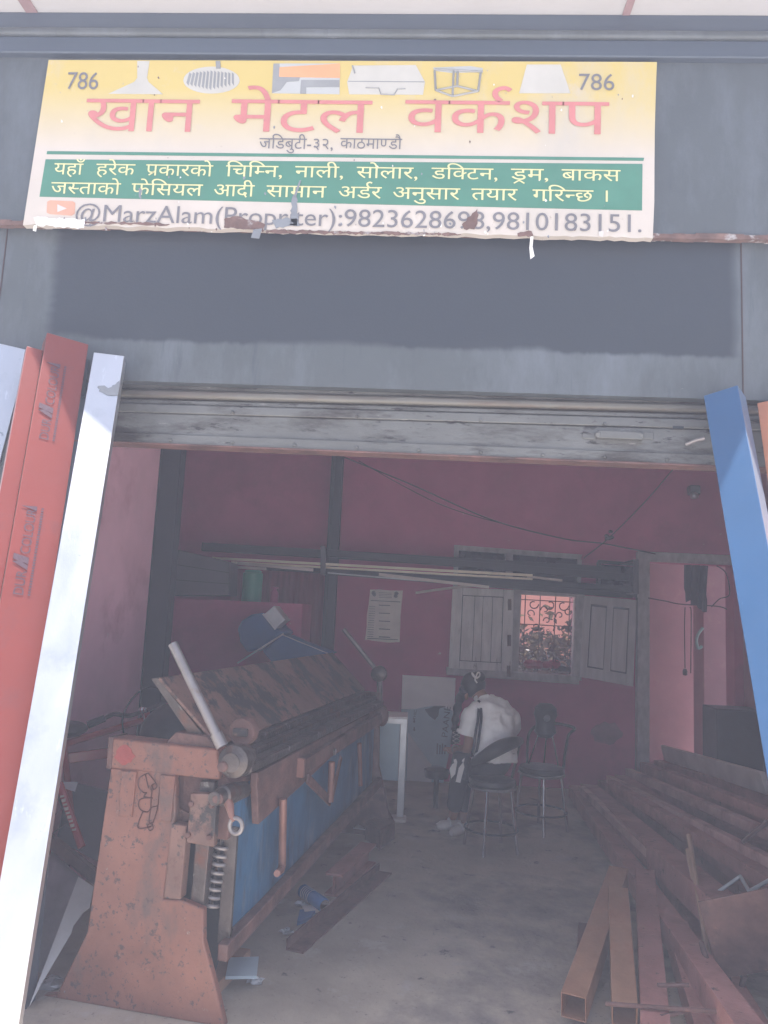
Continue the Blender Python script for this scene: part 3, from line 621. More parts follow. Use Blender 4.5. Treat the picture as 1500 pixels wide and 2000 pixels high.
# clamp beam: sloping plate with a triangular near end
pl = MB(); q0, q1, q2, q3 = SP_(352, 1348, -.42), SP_(640, 1283, -.42), SP_(742, 1348, -.06), SP_(470, 1450, -.06)
t0, t1 = ML(.02, -.34, 1.20), ML(LM-.06, -.34, 1.20); b1, b0 = ML(LM-.06, -.09, .965), ML(.06, -.09, .955)
pl.prism([t0, t1, b1, b0], (t1-t0).cross(b1-t0).normalized()*-.012).build('clamp_plate', 'orangedirty', mach, bevel=.003)
MB().prism([ML(.03, -.345, 1.205), ML(.05, -.09, .945), ML(.05, -.16, .945), ML(.03, -.375, 1.20)], ma*.02).build('clamp_plate_end', 'greasy', mach, bevel=.002)
for a_ in (.62, 1.25, 1.85): MB().bar(ML(a_, -.332, 1.198), ML(a_, -.092, .972), .004, .005, ma).build('plate_joint', 'iron', mach)
MB().prism([ML(.9, -.35, 1.19), ML(LM-.06, -.35, 1.19), ML(LM-.06, -.44, .93), ML(.9, -.44, .93)], ml*-.012).build('back_plate', 'rust', mach)
# pivots, hubs and levers
hub = NP_(455, 1488, -.05)
MB().lathe(hub, ma, [(.030, -.018), (.032, -.016), (.058, 0), (.06, .01), (.06, .05), (.045, .055), (.045, .12)], 28).build('pivot_hub', 'greasy', mach)
MB().lathe(hub-ma*.019, -ma, [(.034, 0), (.034, .004), (.001, .005)], 24).build('hub_face', 'greasy', mach)
MB().lathe(NP_(436, 1497, -.07), -ma, [(.02, -.02), (.02, .008), (.015, .013), (.001, .014)], 14).build('pivot_pin', 'rust', mach)
h2 = NP_(471, 1430, .10)
MB().lathe(h2, ma, [(.05, 0), (.054, .008), (.054, .05), (.035, .055), (.035, .1)], 26).build('cam_disc', 'rust', mach)
MB().bar(h2+ml*-.03-ma*.008, h2+ml*.03-ma*.008, .03, .014, mz).build('cam_key', 'orangedirty', mach, bevel=.003)
lv0, lv1 = NP_(337, 1257, -.06), NP_(434, 1458, -.06)
MB().tube([lv0, lv1], .018, 16).tube([lv1, lv1.lerp(lv0, .12)], .024, 14).build('lever', 'steel', mach)
f0, f1 = NP_(671, 1229, LM+.03), NP_(741, 1316, LM+.03)
MB().tube([f0, f1], .0155, 12).build('lever', 'steel', mach)
MB().lathe(f1-ma*.03, ma, [(.001, -.012), (.04, -.01), (.054, 0), (.056, .03), (.04, .05)], 24).build('pivot_hub', 'greasy', mach)
MB().tube([f1, NP_(742, 1392, LM+.03)], .02, 10).build('pivot_link', 'greasy', mach)
MB().ball(NP_(746, 1398, LM+.0), .06, .8, .9, 1.2).build('far_bearing', 'rust', mach)
h3 = NP_(440, 1553, -.02)
MB().lathe(h3, (ma+ml*.25), [(.022, -.07), (.026, -.066), (.03, -.02), (.038, -.015), (.038, .04), (.03, .12)], 20).build('lower_pivot', 'greasy', mach)
MB().lathe(NP_(424, 1560, -.08), -ma, [(.02, -.04), (.022, 0), (.012, .012), (.001, .013)], 14).build('pivot_pin', 'rust', mach)
MB().tube([h3, NP_(449, 1576, -.05), NP_(452, 1592, -.06), NP_(457, 1604, -.06)], [.02, .016, .011, .009], 10).build('hook', 'copper', mach)
rc = NP_(461, 1613, -.06)
MB().tube([rc+ml*(.024*math.cos(t))+mz*(.027*math.sin(t)) for t in [k*2*math.pi/24 for k in range(25)]], .0085, 8).build('pull_ring', 'steel', mach)
# return spring with post
sp0, sp1 = NP_(435, 1640, .10), NP_(413, 1768, .10); pts = []
for k in range(8*14+1):
    t = k/(8*14); an = t*8*2*math.pi; pts.append(sp0.lerp(sp1, t)+ml*(.030*math.cos(an))+ma*(.030*math.sin(an)))
MB().tube(pts, .0072, 8).build('return_spring', 'steel', mach)
MB().tube([NP_(436, 1600, .10), NP_(413, 1770, .10)], .006, 8).build('spring_rod', 'greasy', mach)
MB().prism([NP_(*q, .13) for q in ((343, 1530), (445, 1535), (452, 1640), (440, 1830), (395, 1990), (330, 1800))], ma*.004).build('dark_gap_sheet', 'black', mach)  # black sheet standing in for the shade in the frame gap
# front tubes and angle bracket
for (x0_, y0_, x1_, y1_), r_ in (((553, 1560, 551, 1692), .017), ((648, 1488, 645, 1566), .017), ((702, 1452, 704, 1534), .013)):
    MB().tube([SP_(x0_, y0_, .06), SP_(x1_, y1_, .06)], r_, 12).build('front_tube', 'copper', mach)
MB().tube([SP_(551, 1690, .06), SP_(549, 1699, .065), SP_(541, 1706, .09)], [.017, .016, .014], 10).build('tube_end', 'copper', mach)
tb = MB()
tb.bar(SP_(600, 1520, .05), SP_(645, 1566, .05), .012, .045, ml); tb.bar(SP_(666, 1478, .05), SP_(648, 1560, .05), .012, .035, ml)
tb.build('angle_bracket', 'rust', mach, bevel=.003)
MB().lathe(SP_(652, 1468, .06), ml, [(.018, -.02), (.018, .01), (.001, .011)], 10).build('bolt', 'steel', mach)
# base rails along the floor
MB().bar(ML(.04, .0, .23), ML(LM, .03, .36), .04, .06, ml).build('base_rail', 'rust', mach, bevel=.004)
MB().bar(ML(.05, -.55, .12), ML(LM, -.55, .12), .06, .06, ml).build('base_rail', 'rust', mach, bevel=.004)

# ================================================================== FLOOR CLUTTER BY THE MACHINE
F0 = lambda px, py, z=0.: P(px, py, z=z)
def angle_bar(p, q, leg, t, side):
    mb = MB(); p, q = Vector(p), Vector(q); s_ = Vector(side)
    mb.bar(p+mz*t/2, q+mz*t/2, leg, t, s_); mb.bar(p+s_*(-leg/2+t/2)+mz*(leg/4+t), q+s_*(-leg/2+t/2)+mz*(leg/4+t), t, leg/2, s_); return mb
a0, a1 = F0(575, 1860), F0(752, 1705); sd = (a1-a0).normalized().cross(mz)
single(angle_bar(a0, a1, .085, .008, sd), 'angle_iron', 'rust', 'long rusty angle iron lying on the concrete floor in front of the folding machine', 'angle iron', bevel=.001)
ib = MB(); p, q = F0(650, 1752), F0(718, 1685); dd = (q-p).normalized(); ss = dd.cross(mz)
for zz, w_, h_ in ((.11, .10, .012), (.006, .10, .012), (.058, .012, .092)): ib.bar(p+mz*zz, q+mz*zz, w_, h_, ss)
single(ib, 'beam_offcut', 'rustbeam', 'short brown offcut of an I beam on the floor beside the folding machine', 'beam offcut', bevel=.002)
p, q = F0(595, 1742, .05), F0(630, 1766, .05); cn = thing('drink_can', ((p+q)/2)-mz*.05, 'dented blue and silver drink can lying by the folding machine', 'can')
ax = (q-p).normalized(); ln = (q-p).length+.04
MB().lathe(p-ax*.02, ax, [(.024, 0), (.033, .006), (.033, ln-.012), (.026, ln)], 22).build('can_body', 'bluebin', cn)
MB().lathe(p-ax*.02+ax*ln, ax, [(.026, 0), (.027, .002), (.022, .001), (.001, .001)], 20).build('can_lid', 'chrome', cn)
for k in range(5):
    c_ = p+ax*(.012+k*.017); MB().lathe(c_, ax, [(.0335, 0), (.0338, .003), (.0335, .006)], 22).build('can_band', 'galv', cn)
def plate(name, pxs, z, t, m, label, cat, **k): return single(MB().prism([P(a, b_, z=z) for a, b_ in pxs], (0, 0, t)), name, m, label, cat, **k)
plate('sheet_offcut', ((447, 1876), (505, 1874), (501, 1912), (440, 1913)), .05, .012, 'lightblue', 'small pale blue board offcut lying by the base rail of the folding machine', 'offcut')
single(MB().bar(F0(405, 1930, .03), F0(470, 1862, .03), .09, .05, (1, 0, 0)), 'timber_block', 'woodstick', 'short brown timber block wedged under the near end of the folding machine', 'timber', bevel=.004)
plate('blue_scrap', ((585, 1785), (620, 1780), (605, 1800), (580, 1808)), .004, .02, 'bluebin', 'crumpled blue scrap under the drink can', 'scrap')
plate('steel_offcut', ((690, 1618), (718, 1622), (700, 1612)), .06, .006, 'galv', 'bright triangular steel offcut behind the I beam offcut', 'offcut')
plate('wood_scrap', ((590, 1775), (640, 1768), (622, 1782), (595, 1786)), .012, .015, 'pale', 'flat pale wood scrap under the drink can end', 'scrap')
for (x_, y_), lb in (((558, 1826), 'crumpled white plastic scrap near the angle iron end'), ((590, 1770), 'white plastic bottle scrap beside the blue scrap'), ((500, 1922), 'tiny white plastic flake by the pale blue board')):
    c_ = F0(x_, y_, .0); mb = MB(); mb.ball(c_+mz*.012, .024, 1.4, .8, .4, 10)
    for v in mb.v: v += Vector((random.uniform(-.012, .012), random.uniform(-.012, .012), random.uniform(-.006, .01)))
    single(mb, 'plastic_scrap', 'palegrey', lb, 'scrap')
bb = MB(); p = F0(742, 1660); bb.prism([p, F0(770, 1640), F0(760, 1620), F0(712, 1640)], mz*.12)
single(bb, 'rusty_block', 'rust', 'rusty steel block under the far foot of the folding machine', 'block', bevel=.006)

# ================================================================== BICYCLE behind the machine
bk_h = P(285, 1388, y=4.25)
bc = thing('bicycle', (bk_h.x-.15, 3.9, 0), 'red framed bicycle parked between the folding machine and the left wall', 'bicycle')
fwd = Vector((.38, .92, 0)).normalized(); sw = Vector((fwd.y, -fwd.x, 0))
hx = Vector((bk_h.x, bk_h.y, 0)); fx = hx+fwd*.28; rx = hx-fwd*.76
def wheel(c):
    c = c+mz*.33
    ring = [c+fwd*(.315*math.cos(t))+mz*(.315*math.sin(t)) for t in [k*2*math.pi/40 for k in range(41)]]
    wobj = MB().tube(ring, .019, 8).build('wheel', 'black', bc)
    s_ = MB()
    for k in range(20):
        t = k*math.pi/10; s_.tube([c, c+fwd*(.3*math.cos(t))+mz*(.3*math.sin(t))], .0015, 4)
    s_.build('spokes', 'steel', wobj)
    MB().lathe(c-sw*.04, sw, [(.02, 0), (.02, .08)], 10).build('wheel_hub', 'steel', wobj)
wheel(fx); wheel(rx)
hd_ = hx+mz*.86; bb_ = hx-fwd*.42+mz*.29; st_ = hx-fwd*.55+mz*.80
fm = MB(); fm.tube([hd_, st_], .017, 10); fm.tube([hd_-mz*.12+fwd*.03, bb_], .019, 10); fm.tube([st_, bb_], .016, 10)
fm.tube([bb_, rx+mz*.33], .011, 8); fm.tube([st_, rx+mz*.33], .010, 8); fm.tube([hd_+mz*.04, hd_-mz*.16+fwd*.05], .02, 10)
fm.build('frame', 'redframe', bc)
MB().tube([hd_-mz*.14+fwd*.05, hx+mz*.6+fwd*.12, fx+mz*.33], .015, 8).build('fork', 'redframe', bc)
MB().tube([hd_+mz*.02, bk_h], .013, 8).build('stem', 'chrome', bc)
hb0, hb1 = P(196, 1408, y=4.15), P(345, 1362, y=4.35)
hpts = cat3([hb0, P(222, 1395, y=4.15), P(250, 1398, y=4.18), bk_h, P(320, 1372, y=4.3), hb1], 6)
MB().tube(hpts, .0115, 8).build('handlebar', 'greasy', bc)
MB().tube([P(172, 1416, y=4.1), P(204, 1403, y=4.15)], [.02, .018], 10).build('grip', 'black', bc)
MB().tube([hb1, P(362, 1352, y=4.4)], .02, 10).build('grip', 'black', bc)
MB().tube([P(277, 1386, y=4.2), P(288, 1430, y=4.12)], .006, 8).ball(P(277, 1386, y=4.19), .016, seg=10).ball(P(283, 1386, y=4.19), .014, seg=10).build('brake_lever', 'chrome', bc)
MB().tube(cat3([P(243, 1440, y=4.1), P(240, 1400, y=4.05), P(262, 1360, y=4.1), P(295, 1342, y=4.2), P(325, 1356, y=4.3), P(335, 1368, y=4.35)], 8), .005, 6).build('brake_cable', 'black', bc)
MB().ball(st_+mz*.07, .1, 1.0, 1.3, .38).build('saddle', 'vinyl', bc)
# black motor housing and other dark things beyond the cross head
single(MB().ball(P(345, 1420, y=3.75)-mz*.03, .17, 1, 1, .85, 20).lathe(P(345, 1420, y=3.75)-mz*.2, mz, [(.15, -.55), (.16, -.5), (.14, 0)], 20), 'black_drum', 'black', 'black rounded drum standing behind the cross head of the folding machine', 'drum')
# leaning sheet offcuts at lower left
def leanplate(name, pxs, y0, y1, t, m, label, cat):
    ys = [b_ for _, b_ in pxs]; a_, b2 = min(ys), max(ys)
    pts = [P(x_, y_, y=y1+(y0-y1)*(y_-a_)/(b2-a_)) for x_, y_ in pxs]
    n = (pts[1]-pts[0]).cross(pts[2]-pts[0]).normalized(); o = pts[0]; pts = [PN(x_, y_, o, n) for x_, y_ in pxs]
    return single(MB().prism(pts, n*t), name, m, label, cat, smooth=0)
leanplate('metal_strip', ((57, 1965), (153, 1712), (183, 1732), (175, 1772), (162, 1782), (143, 1808), (139, 1822), (80, 1922)), 2.95, 3.35, .004, 'palegrey', 'pale bent metal strip leaning beside the silver tube and the folding machine', 'metal strip')
leanplate('metal_sheet', ((20, 2010), (100, 1660), (160, 1716), (62, 1968)), 3.1, 3.6, .003, 'alugrey', 'dull grey sheet leaning behind the pale bent metal strip', 'metal sheet')
single(MB().bar(P(90, 1635, y=3.6), P(200, 1722, y=3.45), .03, .05, (0, 1, 0)), 'rusty_bar', 'rust', 'slanting rusty flat bar behind the pale bent metal strip', 'bar')
leanplate('grey_board', ((135, 1525), (215, 1545), (205, 1690), (110, 1640)), 3.75, 3.9, .01, 'greybox', 'dark grey board leaning on the bicycle', 'board')
leanplate('paper_scrap', ((122, 1527), (152, 1527), (146, 1546), (126, 1540)), 3.66, 3.68, .002, 'palegrey', 'small pale torn scrap on top of the dark grey board', 'scrap')
rt = thing('red_pipe', P(165, 1640, y=3.6)-mz*.3, 'red pipe with worn white lettering slanting in front of the dark grey board', 'pipe')
MB().tube([P(116, 1530, y=3.5), P(160, 1655, y=3.45)], .017, 10).build('pipe_body', 'redframe', rt)
for k in range(9):
    t = .2+k*.065; c_ = P(116, 1530, y=3.5).lerp(P(160, 1655, y=3.45), t)-Vector((0, .017, 0)); MB().bar(c_-Vector((.008, 0, 0)), c_+Vector((.008, 0, .004)), .003, .013 if k % 2 else .008, (0, 1, 0)).build('worn_letter', 'pale', rt)
single(MB().bar(P(120, 1482, y=3.9), P(215, 1470, y=4.0), .03, .05, (0, 1, 0)), 'red_bar', 'redframe', 'chipped red bar lying level behind the cross head beside the bicycle', 'bar', bevel=.004)
mb = MB().ball(P(98, 1925, y=3.15), .045, 1.3, 1, .5, 12)
for v in mb.v: v += Vector([random.uniform(-.015, .015) for _ in range(3)])
single(mb, 'plastic_bag', 'galv', 'crumpled pale plastic bag at the bottom left beside the folding machine', 'bag')

# ================================================================== POSTS AND LEFT BACK CORNER
def post(pt, pb, w_, dp, y, m, label):
    a, b_ = P(*pt, y=y), P(*pb, y=y); x_ = (a.x+b_.x)/2
    r = thing('steel_post', (x_, y+dp/2, 0), label, 'post')
    MB().box(x_-w_/2, x_+w_/2, y, y+dp, 0, ZC).build('shaft', m, r, bevel=.006)
    MB().box(x_-w_/2-.003, x_-w_/2+.03, y-.01, y+.02, 0.002, ZC-.002).build('edge_strip', m, r, bevel=.003)
    return r
post((330, 890), (292, 1350), .155, .12, 4.9, 'darkpost', 'wide dark square steel post near the left wall')
post((660, 900), (640, 1240), .105, .08, 6.9, 'darkpost', 'slim dark square steel post in front of the back wall')
single(MB().prism([P(a, b_, y=5.1) for a, b_ in ((300, 960), (312, 960), (312, 1166), (281, 1163))], (0, .03, 0)), 'dark_board', 'greybox', 'tall dark board standing against the left side of the wide post', 'board')
# cabinet partition with shelf
yc = 6.1
tlp = P(322, 1167, y=yc); trp = P(592, 1174, y=yc)
single(MB().box(tlp.x, trp.x, yc, yc+.5, 0, tlp.z), 'low_partition', 'pink', 'low pink boxed partition in the left back corner with a canister on it', 'partition', bevel=.004)
cb = thing('grey_crate', P(390, 1166, y=6.25), 'dark grey box standing on the left end of the pink partition', 'box')
qa = [P(a, b_, y=6.2) for a, b_ in ((337, 1071), (448, 1097), (446, 1163), (327, 1163))]
MB().prism(qa, (0, .3, 0)).build('box_body', 'greybox', cb, bevel=.003)
for t in (.33, .66):
    MB().bar(qa[0].lerp(qa[3], t)-Vector((0, .001, 0)), qa[1].lerp(qa[2], t)-Vector((0, .001, 0)), .002, .005, (0, 1, 0)).build('board_seam', 'black', cb)
MB().bar(P(340, 1073, y=6.195), P(327, 1160, y=6.195), .006, .006, (0, 1, 0)).build('bright_edge', 'galv', cb)
gc = P(491, 1170, y=6.35); r_ = .082
gcan = thing('green_canister', (gc.x, gc.y, tlp.z), 'green plastic canister standing on the pink partition', 'canister')
MB().lathe((gc.x, gc.y, tlp.z), mz, [(r_*.97, 0), (r_, .01), (r_, .11), (r_*.97, .115), (r_, .12), (r_, .235), (r_*.9, .24)], 28).build('canister_body', 'green', gcan)
MB().lathe((gc.x, gc.y, tlp.z+.236), mz, [(r_*.86, 0), (r_*.86, .02), (r_*.7, .026)], 28).build('lid', 'green', gcan)
pc_ = P(535, 1171, y=6.35)
pbt = thing('pink_bottle', (pc_.x, pc_.y, tlp.z), 'small pink plastic bottle beside the green canister', 'bottle')
MB().lathe((pc_.x, pc_.y, tlp.z), mz, [(.035, 0), (.038, .01), (.036, .08), (.015, .11), (.013, .12)], 18).build('bottle_body', 'pinkbot', pbt)
MB().lathe((pc_.x, pc_.y, tlp.z+.115), mz, [(.035, 0), (.035, .012), (.012, .02)], 16).build('cap', 'pinkbot', pbt)
cs = MB(); xa, xb = P(450, 1150, y=7.15).x, P(638, 1150, y=7.15).x; n = 60
prof = [(xa+(xb-xa)*k/n, 7.2+.02*(1 if (k // 3) % 2 else -1)) for k in range(n+1)]
cs.add([(x_, y_, z_) for z_ in (0, P(540, 1105, y=7.2).z) for x_, y_ in prof], [(k, k+1, k+n+2, k+n+1) for k in range(n)])
o = single(cs, 'corrugated_sheet', 'corr', 'ribbed pink metal sheet standing between the partition and the slim post', 'metal sheet', smooth=20)
s_ = o.modifiers.new('thick', 'SOLIDIFY'); s_.thickness = .003
# blue bent duct piece
bd = thing('blue_duct_piece', P(560, 1290, y=5.75), 'blue bent sheet metal duct piece with a pale square mouth behind the folding machine', 'duct piece')
y_ = 5.75
MB().prism([P(a, b_, y=y_) for a, b_ in ((462, 1228), (470, 1212), (490, 1200), (514, 1196), (538, 1226), (551, 1236), (508, 1266), (482, 1275), (467, 1254))], (.06, .25, 0)).build('duct_bend', 'bluebin', bd, bevel=.02)
MB().prism([P(a, b_, y=y_-.02) for a, b_ in ((551, 1240), (575, 1252), (640, 1276), (590, 1300), (540, 1304), (512, 1272))], (.05, .22, 0)).build('duct_wing', 'bluebin', bd, bevel=.008)
MB().prism([P(a, b_, y=y_-.04) for a, b_ in ((515, 1200), (535, 1183), (557, 1211), (538, 1228))], (.02, .12, 0)).build('duct_mouth', 'galv', bd, bevel=.004)
MB().bar(P(464, 1295, y=y_-.06), P(554, 1238, y=y_-.06), .012, .012).build('folded_edge', 'galv', bd)
MB().bar(P(514, 1199, y=y_-.05), P(538, 1229, y=y_-.05), .014, .014).build('folded_edge', 'galv', bd)
MB().bar(P(552, 1240, y=y_-.05), P(640, 1276, y=y_-.05), .005, .005).build('folded_edge', 'galv', bd)

# ================================================================== PIPE RACK ON THE BACK WALL
yr = 6.85
g = 'pipes and strips on the wall rack'
def rackbar(name, p0, p1, y, w_, h_, m, label, cat):
    return single(MB().bar(P(*p0, y=y), P(*p1, y=y), w_, h_, (0, 1, 0)), name, m, label, cat, g, bevel=.003)
rackbar('black_tube', (396, 1068), (1212, 1116), yr+.1, .07, .075, 'blacktube', 'thick black square tube along the top of the wall rack', 'tube')
rackbar('black_tube', (640, 1080), (1228, 1128), yr+.02, .07, .06, 'blacktube', 'black square tube just above the long cream strips on the rack', 'tube')
rackbar('black_tube', (500, 1107), (1236, 1150), yr+.09, .06, .05, 'blacktube', 'black square tube just under the long cream strips on the rack', 'tube')
rackbar('black_tube', (640, 1117), (1210, 1162), yr+.02, .05, .045, 'blacktube', 'lowest black square tube on the wall rack', 'tube')
rackbar('black_tube', (905, 1128), (1234, 1158), yr+.15, .08, .09, 'blacktube', 'short thick black tube behind the right end of the rack', 'tube')
rackbar('cream_strip', (415, 1090), (1040, 1124), yr-.06, .04, .022, 'cream', 'longest cream strip laid along the front of the wall rack', 'strip')
rackbar('cream_strip', (452, 1098), (1040, 1131), yr-.055, .04, .018, 'cream', 'cream strip directly below the longest cream strip on the rack', 'strip')
rackbar('cream_strip', (1030, 1126), (1098, 1134), yr-.03, .03, .02, 'pale', 'short mottled strip end sticking out right of the cream strips', 'strip')
rackbar('pale_strip', (464, 1100), (612, 1113), yr-.09, .03, .028, 'pale', 'short pale strip at the left end of the rack bundle', 'strip')
rackbar('pale_strip', (450, 1107), (520, 1111), yr-.085, .03, .022, 'pale', 'stubby grey pale strip under the short pale strip', 'strip')
rackbar('pale_strip', (740, 1122), (955, 1147), yr-.075, .03, .026, 'pale', 'middle length pale strip hanging low on the rack', 'strip')
rackbar('pale_strip', (640, 1119), (905, 1141), yr-.02, .02, .012, 'galv', 'thin grey strip along the lowest black tube', 'strip')
single(MB().tube(cat3([P(812, 1158, y=7.1), P(860, 1151, y=7.08), P(930, 1144, y=7.08), P(1000, 1148, y=7.08)], 6), .012, 8), 'bent_strip', 'pale', 'thin pale bent strip poking out over the left wooden shutter', 'strip')
for (x_, y0_, y1_), lb in (((631, 1066, 1122), 'flat steel hanger bar gripping the rack bundle near the slim post'), ((1242, 1092, 1160), 'flat dark hanger bar at the right end of the rack')):
    r = thing('rack_hanger', P(x_, y1_, y=yr), lb, 'rack hanger')
    MB().bar(P(x_, y0_, y=yr-.12), P(x_, y1_, y=yr-.12), .045, .012, (1, 0, 0)).build('upright', 'greybox', r, bevel=.002)
    for yy in (y0_+2, y1_-2): MB().bar(P(x_, yy, y=yr-.12)+Vector((0, .012, 0)), P(x_, yy, y=yr-.12)+Vector((0, YB-yr+.11, 0)), .04, .012, (1, 0, 0)).build('arm', 'greybox', r, bevel=.002)
bs_ = thing('black_box_frame', P(1205, 1165, y=7.2), 'black framed box with a dim glass front behind the right end of the rack', 'box')
mb = MB()
for a, b_ in (((1168, 1097), (1245, 1103)), ((1166, 1158), (1243, 1164))): mb.bar(B(*a, 7.24), B(*b_, 7.24), .05, .03, (0, 1, 0))
for a, b_ in (((1170, 1098), (1168, 1158)), ((1242, 1103), (1240, 1163))): mb.bar(B(*a, 7.238), B(*b_, 7.238), .05, .035, (0, 1, 0))
mb.build('box_frame', 'black', bs_, bevel=.003)
quad(MB(), [(1172, 1102), (1240, 1107), (1238, 1158), (1170, 1154)], 7.26, .02).build('box_glass', 'glass', bs_)

# ================================================================== BACK WALL ITEMS
nt_ = thing('wall_notice', B(748, 1255), 'torn old paper notice with printed columns pinned to the pink back wall', 'notice')
def torn(pxs, j): return [B(a+random.uniform(-j, j), b_+random.uniform(-j, j), YB-.004) for a, b_ in pxs]
op = [(722, 1151), (740, 1151), (760, 1153), (786, 1154), (786, 1168), (784, 1175), (785, 1185), (783, 1205), (782, 1230), (780, 1254), (760, 1254), (735, 1252), (714, 1249), (716, 1225), (717, 1200), (719, 1180)]
MB().prism(torn(op, 1.1), (0, .002, 0)).build('notice_paper', 'paper', nt_, smooth=0)
def inkbar(x0_, y0_, x1_, y1_, t_=1.): MB().prism([B(a, b_, YB-.0052) for a, b_ in ((x0_, y0_), (x1_, y1_), (x1_, y1_+t_), (x0_, y0_+t_))], (0, .0006, 0)).build('printed_line', 'ink', nt_, smooth=0)
inkbar(724, 1172, 782, 1175, 1.4); inkbar(717, 1246, 778, 1249, 1.2)
for k in range(5): inkbar(740, 1181+k*15.5, 762, 1182+k*15.5, 1.6)
for k in range(14): inkbar(721-k*.3, 1184+k*4.5, 733-k*.3, 1184.6+k*4.5, .8)
for k in range(4): inkbar(740, 1157+k*3, 765, 1158+k*3, .9)
for x_, y_ in ((731, 1161), (773, 1164), (774, 1159), (729, 1158)): MB().prism([B(x_+5*math.cos(t)*random.uniform(.6, 1), y_+5*math.sin(t)*random.uniform(.6, 1), YB-.0053) for t in [k*.7 for k in range(9)]], (0, .0006, 0)).build('printed_emblem', 'ink', nt_, smooth=0)
sm = MB(); sm.prism([B(1185+30*math.cos(t)*random.uniform(.85, 1.1), 1432+22*math.sin(t)*random.uniform(.85, 1.1), YB-.003) for t in [k*.35 for k in range(18)]], (0, .002, 0)); sm.build('worn_patch', 'wallstain', bld, smooth=0)
# big board with blue film leaning below the window
ls = thing('leaning_board', P(830, 1530, z=0), 'white board with torn blue grey film lettered PAANE leaning under the back window', 'board')
LB0 = P(800, 1529, z=0); LBn = Vector((0, .97, -.13)).normalized()
def LP(px, py, off=0.): return PN(px, py, LB0-LBn*off, LBn)
MB().prism([LP(*q) for q in ((786, 1318), (890, 1324), (886, 1424), (866, 1529), (780, 1524))], LBn*.006).build('board', 'white', ls, bevel=.001)
MB().prism([LP(*q, .003) for q in ((784, 1385), (810, 1385), (835, 1380), (862, 1379), (884, 1388), (886, 1424), (866, 1529), (780, 1524))], LBn*.0015).build('film', 'film', ls, smooth=0)
MB().prism([LP(*q, .006) for q in ((830, 1386), (848, 1379), (872, 1379), (858, 1384), (856, 1398), (849, 1406), (838, 1398))], LBn*.001).build('film_tear', 'black', ls, smooth=0)
MB().prism([LP(*q, .007) for q in ((797, 1430), (843, 1494), (843, 1528), (794, 1525))], LBn*.001).build('film_corner', 'palegrey', ls, smooth=0)
pu = (LP(868, 1385)-LP(862, 1442)).normalized(); pr_ = Vector((1, 0, 0)); pr_ = (pr_-pu*pr_.dot(pu)).normalized()
lettering('printed_word', 'PAANE', 'filmtext', ls, LP(874, 1440, .005), pu, -pr_, .27, .055, .69)
lettering('printed_word', 'THIC', 'filmtext', ls, LP(812, 1406, .005), pu, -pr_, .085, .026, .69)
for y_ in (1412, 1428): MB().prism([LP(*q, .005) for q in ((809, y_), (806, y_-3), (808, y_-3), (808, y_-8), (810, y_-8), (810, y_-3), (812, y_-3))], LBn*.0008).build('printed_arrow', 'filmtext', ls, smooth=0)
for k in range(4): MB().prism([LP(*q, .005) for q in ((853+k*5, 1452+k%2*3), (856+k*5, 1452+k%2*3), (855+k*5, 1473), (852+k*5, 1473))], LBn*.0008).build('printed_bar', 'filmtext', ls, smooth=0)
# galvanised stand beside it
tp = [P(a, b_, y=5.95) for a, b_ in ((752, 1392), (797, 1395))]
gs = thing('metal_stand', P(770, 1610, z=0), 'galvanised metal stand with a bright top beside the far end of the folding machine', 'stand')
zt = P(775, 1398, y=5.9).z
xl_, xr_ = P(738, 1398, y=5.85).x, P(796, 1398, y=5.85).x
MB().box(xl_, xr_, 5.84, 6.15, zt-.012, zt).build('top', 'white', gs, bevel=.002)
MB().box(xr_-.05, xr_, 5.84, 5.88, .03, zt-.013).build('leg', 'galv', gs, bevel=.003)
MB().box(xr_-.05, xr_, 6.10, 6.14, .03, zt-.013).build('leg', 'galv', gs, bevel=.003)
MB().box(xl_, xr_-.052, 5.86, 5.866, .28, zt-.04).build('side_panel', 'film', gs)
MB().box(xl_, xr_+.0, 5.838, 5.845, zt-.05, zt-.013).build('top_rim', 'galv', gs)
c_ = P(772, 1606, z=0); MB().box(xr_-.09, xr_+.02, 5.80, 5.92, 0, .03).build('foot', 'pale', gs, bevel=.008)
# window sill things
rc_ = B(1065, 1303, 7.36)
mb = MB()
for k in range(7): mb.ball(B(1035+k*8, 1305-abs(3-k)*.5, 7.36)+Vector((0, random.uniform(-.02, .02), .03)), .045+random.uniform(-.01, .012), 1.1, .9, .8, 10)
single(mb, 'red_cloth', 'redcloth', 'bundle of crimson cloth lying on the window sill', 'cloth')
single(MB().box(*[v for v in (B(1012, 1310, 7.27).x, B(1020, 1310, 7.27).x)], 7.25, 7.28, wb-.0+.004, wb+.045), 'white_box', 'swhite', 'tiny white box on the window sill by the frame', 'box', bevel=.003)
single(MB().bar(B(1083, 1303, 7.5), B(1122, 1309, 7.5), .1, .05, (0, 1, 0)), 'sill_tool', 'black', 'dark flat tool lying at the right of the window sill', 'tool', bevel=.006)
single(MB().tube(cat3([B(1095+14*math.cos(t), 1305-12*math.sin(t), 7.46) for t in (0, .6, 1.2, 1.9, 2.5, 3.14)], 5), .008, 8), 'hoop', 'woodstick', 'small orange hoop standing on the window sill', 'hoop')
